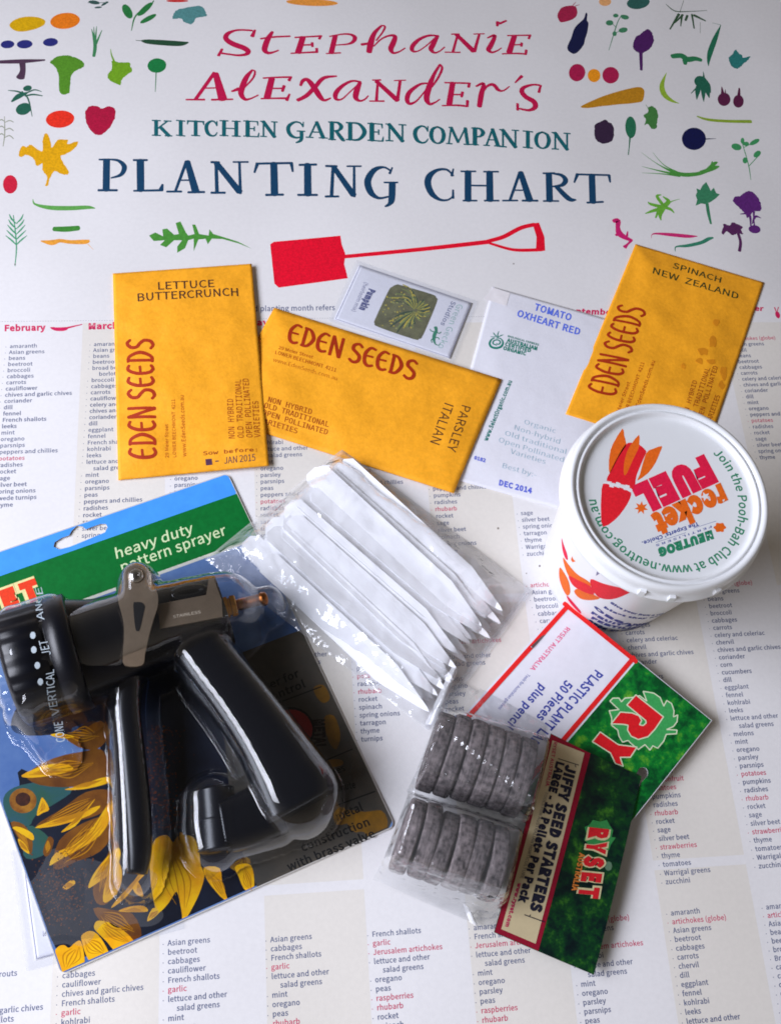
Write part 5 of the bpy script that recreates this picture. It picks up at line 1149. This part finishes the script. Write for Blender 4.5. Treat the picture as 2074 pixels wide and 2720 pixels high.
BLIST = film('blister_plastic', haze=0.004, gl=1.55, rough=0.035, bump=0.015, bscale=45, tint=(0.95, 0.97, 0.99))
M.build('blister_shell', BLIST, pack, smooth=True, up=True)

# ================================================================== PLANT LABELS IN THEIR BAG
tR, tL, sR, sL = G('k', 1505, 838, 5), G('k', 1115, 1335, 4), G('k', 668, 118, 5), G('k', 300, 560, 4)
WTAG = mat('white_label_plastic', (250, 251, 255), rough=0.38, spec=0.4, vary=0.01, vscale=80)
random.seed(5)
across = (tL-tR).normalized(); along = ((tR-sR).normalized()+(tL-sL).normalized()).normalized()
N_TAG = 42
WID = (tL-tR).length
lab = 'thin white plastic plant label with a pointed tip among others in the clear bag'
for k in range(N_TAG):
    t = (k % 21)/20.0; lay = k//21
    clump = 0.06*math.sin(t*13)
    tt = min(1, max(0, t+clump+random.uniform(-.03, .03)))
    tip = tR+(tL-tR)*(.03+.94*tt)+along*random.uniform(-9, 1)*(1 if lay else .6)
    d = (along+across*random.uniform(-.035, .035)).normalized(); s_ = Vector((-d.y, d.x))
    ln, w = random.uniform(102, 108), 5.6
    roll = random.choice((-1, 1))*random.uniform(.03, .32) if lay else random.uniform(-.15, .15)
    zb = 1.4+lay*random.uniform(1.8, 4.0)+random.uniform(0, .9)
    prof = [(0, 0), (-2, w*.16), (-24, w), (-ln+3, w), (-ln, w-3), (-ln, -w+3), (-ln+3, -w), (-24, -w), (-2, -w*.16)]
    o_ = empty if False else None
    M = Mesh(); n_ = len(prof)
    top = []; bot = []
    for (a, b) in prof:
        q = tip+d*a+s_*(b*math.cos(roll)); zz = zb+abs(w*math.sin(roll))+b*math.sin(roll)+0.4*math.sin((a+ln)/ln*3.1)
        top.append((q.x, q.y, zz+.55)); bot.append((q.x, q.y, zz))
    M.add(bot+top, [tuple(range(2*n_-1, n_-1, -1)), tuple(range(n_))]+[(i, n_+i, n_+(i+1) % n_, (i+1) % n_) for i in range(n_)])
    ob = M.build('plant_label', WTAG)
    tag(ob, lab, 'plant label', group='white plant labels in the clear bag')
# pencil-grey mark seen among the labels is left on the one label in front
bag = empty('plant_label_bag', (tR+sL)/2, 0, label='crinkled clear plastic bag with a white and green header card, full of plant labels', cat='plastic bag')
HAZY = film('hazy_bag_film', haze=0.22, gl=2.0, rough=0.10, bump=0.9, bscale=70, tint=(0.99, 0.992, 1.0))
def bagz(x, y, u, v):
    e = min(u*150, (1-u)*95, v*75, (1-v)*75)
    body = 11.0*smoothstep(-2, 15, e)
    q = Vector((x, y)); a_ = q.dot(along); c_ = q.dot(across)
    w_ = 1.5*ridged(a_*.35, c_, .085, 2.2)+.8*ridged(a_, c_, .07, 7.7)+.5*noise.noise(Vector((x*.22, y*.22, 3)))
    if u < .24: w_ *= 1.4
    u2, v2 = cuv(x, y)
    lift = 1.4 if (u2 < 1.0 and v2 > 0) else 0.7
    return lift+body+w_*smoothstep(-1, 8, e)*.8
pa_, pb_, pc_, pd_ = G('k', 725, 62, 3), G('k', 1610, 735, 2), G('k', 1120, 1390, 2), G('k', 78, 590, 3)
patch(pa_, pb_, pc_, pd_, 150, 90, bagz).build('bag_film', HAZY, bag, smooth=True, up=True)
m = Mesh()
for (x0_, y0_, x1_, y1_) in ((1606, 735, 1122, 1385),): m.pen('k', [(x0_, y0_, 26), (1370, 1060, 30), (x1_, y1_, 26)], level(1.2))
m.build('bag_seal', film('seal_film', haze=0.16, gl=1.2, rough=0.15, bump=0.4, bscale=150), bag)
# header card
A_ = G('D', 378, 60, 11); Bc = G('D', 1590, 1040, 6); Dd = (G('C', 850, 312, 5)-A_).normalized()
hb, hz, huv = packet('header_card', A_, Bc, A_+Dd*88, (10.8, 5.6, 4.0, 2.0), 0.05, mat('header_white', (226, 226, 234), rough=0.34, spec=0.4, vary=0.02), bag, wr=0.2, seed=4.0)
hex_, hey_, _ = sheet_frame(A_, Bc, A_+Dd*88)
def hq(u, v): return A_+hex_*u+hey_*v
uF = huv(*GZ('D', 970, 545, hz))[0]
FOL = bpy.data.materials.new('foliage_print'); FOL.use_nodes = True
def foliage(mt, cols, sc):
    nt = mt.node_tree; b = nt.nodes['Principled BSDF']; b.inputs['Roughness'].default_value = .32
    tc = nt.nodes.new('ShaderNodeTexCoord'); n1_ = nt.nodes.new('ShaderNodeTexNoise'); n1_.inputs['Scale'].default_value = sc; n1_.inputs['Detail'].default_value = 12; n1_.inputs['Roughness'].default_value = .72
    nt.links.new(tc.outputs['Object'], n1_.inputs['Vector']); cr = nt.nodes.new('ShaderNodeValToRGB'); nt.links.new(n1_.outputs['Fac'], cr.inputs['Fac'])
    cr.color_ramp.elements[0].position = .34; cr.color_ramp.elements[1].position = .66
    cr.color_ramp.elements[0].color = (*lin(cols[0]), 1); cr.color_ramp.elements[1].color = (*lin(cols[-1]), 1)
    for k, c in enumerate(cols[1:-1]):
        e = cr.color_ramp.elements.new(.34+.32*(k+1)/(len(cols)-1)); e.color = (*lin(c), 1)
    nt.links.new(cr.outputs['Color'], b.inputs['Base Color'])
foliage(FOL, [(2, 40, 26), (4, 82, 36), (14, 128, 44), (110, 176, 44)], 95)
FOLD = bpy.data.materials.new('foliage_print_dark'); FOLD.use_nodes = True
foliage(FOLD, [(2, 14, 22), (4, 32, 28), (10, 62, 28), (60, 118, 34)], 110)
REDB = ink((226, 34, 34))
hh_ = smooth_loop([GZ('D', *q, hz) for q in ((985, 1440), (1010, 1428), (1045, 1435), (1060, 1475), (1045, 1510), (1000, 1560), (975, 1640), (950, 1720), (935, 1725), (940, 1640), (955, 1560), (962, 1490))], 1)
mh = hb.data.materials[0]; bpy.data.objects.remove(hb)             # the card again, now with its hang hole cut out
T_ = Mesh(); oc_ = [hq(u, v) for u, v in ((0, 0), (1, 0), (1, 1), (0, 1))]
P_ = sheet_with_hole(T_, oc_, hh_, 0, 0); P_, F_ = refine(P_, T_.f, 2.6)
m = Mesh(); m.add([(p[0], p[1], hz(p[0], p[1])-.07) for p in P_], F_); m.add([(p[0], p[1], hz(p[0], p[1])-.42) for p in P_], [tuple(reversed(f)) for f in F_])
def dense(L): return [L[k].lerp(L[(k+1) % len(L)], j/24) for k in range(len(L)) for j in range(24)] if len(L) == 4 else L
for L_ in (dense(oc_), hh_):
    n_ = len(L_); m.add([(p.x, p.y, hz(p.x, p.y)-.42) for p in L_]+[(p.x, p.y, hz(p.x, p.y)-.07) for p in L_], [(k, (k+1) % n_, n_+(k+1) % n_, n_+k) for k in range(n_)])
m.build('header_card', mh, bag)
m = Mesh(); T_ = Mesh(); P_ = sheet_with_hole(T_, [hq(uF, .004), hq(.996, .004), hq(.996, .996), hq(uF, .996)], hh_, 0, 0)
P_, F_ = refine(P_, T_.f, 2.6); m.lay(P_, F_, hz, 0); m.build('foliage_panel', FOL, bag)
m = Mesh()
for a, b in (((.0, .012), (uF, .012)), ((.024, .0), (.024, 1)), ((uF-.024, .0), (uF-.024, 1))):
    p, q = hq(*a), hq(*b); m.stroke([(p.x, p.y, 1.05), (q.x, q.y, 1.05)], lambda x, y: hz(x, y)+.1)
m.build('red_border', REDB, bag)
m = Mesh(); m.text3('RYSET AUSTRALIA', 'D', (386, 264), (84, 612), (418, 284), hz, bold=0.006); m.build('maker_lettering', ink((226, 70, 130)), bag)
m = Mesh()
m.text3('PLASTIC PLANT LABELS', 'D', (628, 620), (-40, 1330), (690, 664), hz, bold=0.012)
m.text3('50 Pieces', 'D', (384, 702), (136, 1012), (442, 746), hz, bold=0.012)
m.text3('plus pencil', 'D', (170, 738), (-120, 1080), (222, 780), hz, bold=0.012)
m.text3('Tools for Australian gardens', 'D', (66, 652), (-180, 940), (86, 668), hz, bold=0.0); m.build('contents_lettering', ink((52, 66, 160)), bag)
LEAFG = ink((60, 160, 84)); OUT = mat('outline_ink', (214, 224, 190), rough=0.4); RR = ink((218, 26, 34))
LEAF = [(745, 880), (770, 855), (820, 855), (840, 885), (870, 855), (930, 850), (990, 835), (1050, 880), (1020, 800), (1060, 805), (1110, 815), (1160, 850), (1190, 920), (1215, 875), (1255, 900), (1275, 960), (1270, 1010), (1305, 995), (1300, 1050), (1270, 1090), (1215, 1115), (1300, 1120), (1295, 1150), (1210, 1155), (1190, 1210), (1140, 1270), (1100, 1250), (1075, 1285), (1035, 1240), (980, 1280), (920, 1230), (895, 1205), (850, 1220), (820, 1170), (810, 1120), (760, 1080), (760, 1020), (740, 960), (820, 950)]
RL_ = [(960, 828), (1188, 1010), (1120, 1110), (1060, 1175), (980, 1198), (920, 1170), (890, 1120), (895, 1080), (850, 1072), (755, 1068), (832, 970), (930, 978), (985, 1000), (1008, 1040), (990, 1075), (1020, 1082), (1045, 1060), (1040, 1040), (885, 912)]
YL_ = [(665, 1135), (815, 1240), (970, 1260), (915, 1345), (830, 1345), (855, 1420), (790, 1395), (750, 1310), (600, 1215)]
def logo(v, polys, zf, parent):
    for name, pts, mt in polys:
        up_ = lambda x, y: zf(x, y)+(.06 if 'leaf' not in name else .02)
        m = Mesh(); m.poly(v, pts, up_, 0, smooth=0); m.build(name, mt, parent)
        m = Mesh()
        for a, b in zip(pts, pts[1:]+pts[:1]): m.pen(v, [(*a, 9), (*b, 9)], lambda x, y: up_(x, y)+.02)
        m.build(name+'_outline', OUT, parent)
logo('D', [('leaf_logo', LEAF, LEAFG), ('letter_logo', RL_, RR), ('letter_logo', YL_, RR)], hz, bag)
m = Mesh()
for off in (0,):
    p0, p1 = GZ('D', 98, 436, hz), GZ('D', 240, 294, hz); d_ = (p1-p0).normalized(); s_ = Vector((-d_.y, d_.x))*.45
    zz = hz(p0.x, p0.y)
    m.sweep([(p0.x, p0.y, zz-.1, .5, .5), (p0.x+d_.x*.8, p0.y+d_.y*.8, zz+.5, .5, .4), (p1.x-d_.x*.8, p1.y-d_.y*.8, zz+.5, .5, .4), (p1.x, p1.y, zz-.1, .5, .5)], n=8)
m.build('staple', mat('staple_wire', (150, 152, 158), rough=0.3, metal=1.0), bag, smooth=True)
# ================================================================== PEAT PELLETS IN THEIR BAG
PEAT = bpy.data.materials.new('peat_netting'); PEAT.use_nodes = True
nt = PEAT.node_tree; b = nt.nodes['Principled BSDF']; b.inputs['Roughness'].default_value = .85; b.inputs['Specular IOR Level'].default_value = .15
tc = nt.nodes.new('ShaderNodeTexCoord'); mp = nt.nodes.new('ShaderNodeMapping'); mp.inputs['Scale'].default_value = (900, 90, 90)
nz = nt.nodes.new('ShaderNodeTexNoise'); nz.inputs['Scale'].default_value = 1.0; nz.inputs['Detail'].default_value = 8; nz.inputs['Roughness'].default_value = .7
nt.links.new(tc.outputs['Object'], mp.inputs['Vector']); nt.links.new(mp.outputs['Vector'], nz.inputs['Vector'])
n2 = nt.nodes.new('ShaderNodeTexNoise'); n2.inputs['Scale'].default_value = 420; n2.inputs['Detail'].default_value = 6; nt.links.new(tc.outputs['Object'], n2.inputs['Vector'])
mx = nt.nodes.new('ShaderNodeMath'); mx.operation = 'ADD'; nt.links.new(nz.outputs['Fac'], mx.inputs[0]); nt.links.new(n2.outputs['Fac'], mx.inputs[1])
cr = nt.nodes.new('ShaderNodeValToRGB'); nt.links.new(mx.outputs[0], cr.inputs['Fac'])
hf = nt.nodes.new('ShaderNodeMath'); hf.operation = 'MULTIPLY'; hf.inputs[1].default_value = .5; nt.links.new(mx.outputs[0], hf.inputs[0]); nt.links.new(hf.outputs[0], cr.inputs['Fac'])
cr.color_ramp.elements[0].position = .36; cr.color_ramp.elements[1].position = .66
cr.color_ramp.elements[0].color = (*lin((38, 34, 36)), 1); cr.color_ramp.elements[1].color = (*lin((146, 134, 134)), 1)
oi = nt.nodes.new('ShaderNodeObjectInfo'); hs = nt.nodes.new('ShaderNodeHueSaturation'); mr = nt.nodes.new('ShaderNodeMapRange')
mr.inputs['To Min'].default_value = .72; mr.inputs['To Max'].default_value = 1.25
nt.links.new(oi.outputs['Random'], mr.inputs['Value']); nt.links.new(mr.outputs[0], hs.inputs['Value']); nt.links.new(cr.outputs['Color'], hs.inputs['Color']); nt.links.new(hs.outputs['Color'], b.inputs['Base Color'])
bp = nt.nodes.new('ShaderNodeBump'); bp.inputs['Strength'].default_value = .7; bp.inputs['Distance'].default_value = .0012; nt.links.new(hf.outputs[0], bp.inputs['Height']); nt.links.new(bp.outputs['Normal'], b.inputs['Normal'])
stack_boxes = []
pel = None
random.seed(9)
for (c1, c2, c3, c4) in (((612, 318), (1470, 560), (1215, 1235), (392, 960)), ((345, 1050), (1255, 1290), (1010, 1950), (205, 1640))):
    q1, q2, q3, q4 = [G('C', *q, 24) for q in (c1, c2, c3, c4)]
    axd = ((q2-q1)+(q3-q4)).normalized(); lng = ((q2-q1).length+(q3-q4).length)/2; R_ = ((q4-q1).length+(q3-q2).length)/4
    cen = (q1+q2+q3+q4)/4; stack_boxes.append((cen, axd, lng/2, R_))
    tk = lng/6
    for k in range(6):
        r_ = R_*random.uniform(.94, 1.0); wdt = tk*random.uniform(.92, .985)
        c_ = cen+axd*((k-2.5)*tk)+Vector((-axd.y, axd.x))*random.uniform(-.8, .8)
        M = Mesh(); e_ = .5; ph = random.uniform(0, 6)
        prof = [(-wdt/2, r_*.5), (-wdt/2, r_-e_*1.6), (-wdt/2+.4, r_-e_*.5), (-wdt/2+.9, r_-.05), (-wdt*.2, r_+.1), (wdt*.2, r_+.05), (wdt/2-.9, r_-.05), (wdt/2-.4, r_-e_*.5), (wdt/2, r_-e_*1.6), (wdt/2, r_*.5)]
        M.lathe(prof, (0, 0, 0), (1, 0, 0), n=72, ridge=lambda j, kk: .35*noise.noise(Vector((j*.9, math.cos(kk*.0873)*4+ph, math.sin(kk*.0873)*4))))
        tilt = random.uniform(-.05, .05)
        ob = M.build('peat_pellet', PEAT, None, smooth=True)
        ob.location = (c_.x*MM, c_.y*MM, (R_+.4)*MM)
        ob.rotation_euler = (random.uniform(0, 6.28), tilt*.6, math.atan2(axd.y, axd.x)+tilt)
        tag(ob, 'grey brown fibrous peat disc standing on edge in the clear bag', 'peat pellet', group='peat pellets standing in two rows')
pb = empty('peat_pellet_bag', stack_boxes[0][0], 0, label='shiny clear plastic bag with a dark green header card, packed with peat pellets', cat='plastic bag')
def boxdist(x, y):
    best = 1e9
    for c, a, l, r in stack_boxes:
        q = Vector((x, y))-c; lx = abs(q.dot(a))-l; ly = abs(q.dot(Vector((-a.y, a.x))))-r*.72
        d = math.hypot(max(lx, 0), max(ly, 0))+min(max(lx, ly), 0); best = min(best, d)
    return best
HTOP = 2*max(s[3] for s in stack_boxes)+2.2
def pz(x, y, u, v):
    d = boxdist(x, y)
    e = min(u*80, (1-u)*80, v*110, (1-v)*110)
    w_ = 1.2*ridged(x, y, .05, 5.1)+.5*ridged(x, y, .13, 2.1)
    hu, hv = huv(x, y); over = hz(x, y)+.5 if -.03 < hu < 1.03 and -.03 < hv < 1.03 else 0.0
    return max(1.2, over)+HTOP*(1-smoothstep(-1, 11.5, d))+w_*smoothstep(0, 5, e)*(.35 if d < 0 else 1)
qa, qb, qc, qd = G('x', 1190, 1790, 2), G('x', 1452, 1925, 6), G('m', 760, 1100, 4), G('C', 70, 1720, 1)
PFILM = film('pellet_bag_film', haze=0.035, gl=2.0, rough=0.07, bump=0.95, bscale=60, tint=(0.96, 0.97, 0.98))
patch(qa, qb, qc, qd+(qd-qb)*.03, 110, 140, pz).build('bag_film', PFILM, pb, smooth=True, up=True)
def foldz(x, y, u, v): return 9-6*v+2.4*math.sin(u*3.1)
patch(G('k', 1240, 1092, 8), G('k', 1262, 1120, 8), G('k', 1170, 1382, 4), G('k', 1112, 1368, 4), 8, 30, foldz).build('bag_fold', film('fold_film', haze=0.34, gl=1.5, rough=0.12, bump=0.5, bscale=90), pb, smooth=True, up=True)
patch(G('C', 785, 1955, 5), G('C', 850, 2010, 5), G('C', 925, 2170, 2), G('C', 840, 2110, 2), 6, 16, lambda x, y, u, v: 5-3*v+1.2*math.sin(u*3.1)).build('bag_fold', film('fold_film_bright', haze=0.5, gl=1.5, rough=0.12, bump=0.5, bscale=90), pb, smooth=True, up=True)
# header card, bowed
K1, K2, K3 = G('m', 1068, 5, 13), G('m', 750, 1110, 9), G('m', 1310, 1345, 4)
kx, ky, kuv = sheet_frame(K1, K1+(K3-K2), K2)
def kz(x, y):
    u, v = kuv(x, y); u = min(1, max(0, u)); v = min(1, max(0, v))
    return 7.6+(11-4*v-.0)*(1-u)**1.6*.75+1.2*math.sin(v*3.14)-(1.6*u)
def kq(u, v): return K1+kx*u+ky*v
M = Mesh(); n = 40; vs = []; fs = []
for lay in (0, 1):
    for j in range(n+1):
        for i in range(n+1):
            p = kq(i/n, j/n); vs.append((p.x, p.y, kz(p.x, p.y)-(.5 if lay else 0)))
o2 = (n+1)**2
for j in range(n):
    for i in range(n):
        a = j*(n+1)+i; fs += [(a, a+n+1, a+n+2, a+1), (o2+a, o2+a+1, o2+a+n+2, o2+a+n+1)]
rim = [i for i in range(n+1)]+[j*(n+1)+n for j in range(1, n+1)]+[n*(n+1)+i for i in range(n-1, -1, -1)]+[j*(n+1) for j in range(n-1, 0, -1)]
fs += [(rim[k], rim[(k+1) % len(rim)], o2+rim[(k+1) % len(rim)], o2+rim[k]) for k in range(len(rim))]
M.add(vs, fs); M.build('header_card', FOLD, pb)
uR = kuv(*GZ('m', 1300, 100, kz))[0]
m = Mesh(); m.fill([kq(.004, .002), kq(uR, .002), kq(uR, .998), kq(.004, .998)], lambda x, y: kz(x, y)+.04, 0); m.build('red_panel', ink((146, 16, 44)), pb)
m = Mesh(); k2 = lambda x, y: kz(x, y)+.10
m.poly('m', [(1086, 36), (1264, 106), (992, 1172), (800, 1090)], k2, 0, smooth=0); m.build('cream_panel', mat('cream_print', (206, 190, 152), rough=0.35, vary=0.03), pb)
m = Mesh(); k3 = lambda x, y: kz(x, y)+.22
m.text3('JIFFY SEED STARTERS', 'm', (1166, 168), (962, 986), (1216, 184), k3, bold=0.03)
m.text3('LARGE - 12 Pellets Per Pack', 'm', (1112, 152), (896, 938), (1150, 164), k3, bold=0.03)
for a, b in (((1118, 138), (1232, 174)), ((1212, 172), (1216, 186)), ((930, 1010), (1040, 1050)), ((958, 1020), (962, 1010))): m.pen('m', [(*a, 4), (*b, 4)], k3)
m.build('contents_lettering', ink((34, 34, 52)), pb)
m = Mesh()
m.text3('RYSET AUSTRALIA', 'm', (1094, 44), (1048, 290), (1112, 48), k3, bold=0.01)
m.build('maker_lettering', ink((190, 40, 90)), pb); m = Mesh()
m.text3('www.ryset.com', 'm', (895, 830), (822, 1075), (914, 836), k3, bold=0.02); m.build('web_address', ink((190, 40, 90)), pb)
m = Mesh(); m.text3('TOOLS FOR AUSTRALIAN HORTICULTURE', 'm', (1046, 322), (906, 806), (1062, 326), k3, bold=0.0); m.build('slogan_print', ink((90, 84, 90)), pb)
m = Mesh()
m.poly('m', [(1265, 520), (1290, 510), (1310, 480), (1350, 490), (1390, 480), (1405, 510), (1425, 540), (1415, 575), (1438, 580), (1410, 620), (1400, 650), (1360, 650), (1330, 640), (1290, 620), (1262, 590), (1275, 560)], k2, 0, smooth=0); m.build('leaf_logo', ink((52, 136, 70)), pb)
for c_, bold, dz in (((206, 196, 150), .058, .16), ((206, 30, 40), .03, .26)):
    m = Mesh(); m.text3('RYSET', 'm', (1302, 522), (1236, 912), (1392, 532), lambda x, y: kz(x, y)+dz, bold=bold, track=.14); m.build('brand_lettering', ink(c_), pb)
m = Mesh(); m.text3('AUSTRALIA', 'm', (1238, 662), (1194, 874), (1266, 668), k3, bold=0.02); m.build('brand_lettering', ink((206, 120, 50)), pb)
m = Mesh(); m.ell('m', 1398, 738, 20, 26, 0, k2); m.build('flower_print', ink((92, 122, 96)), pb)
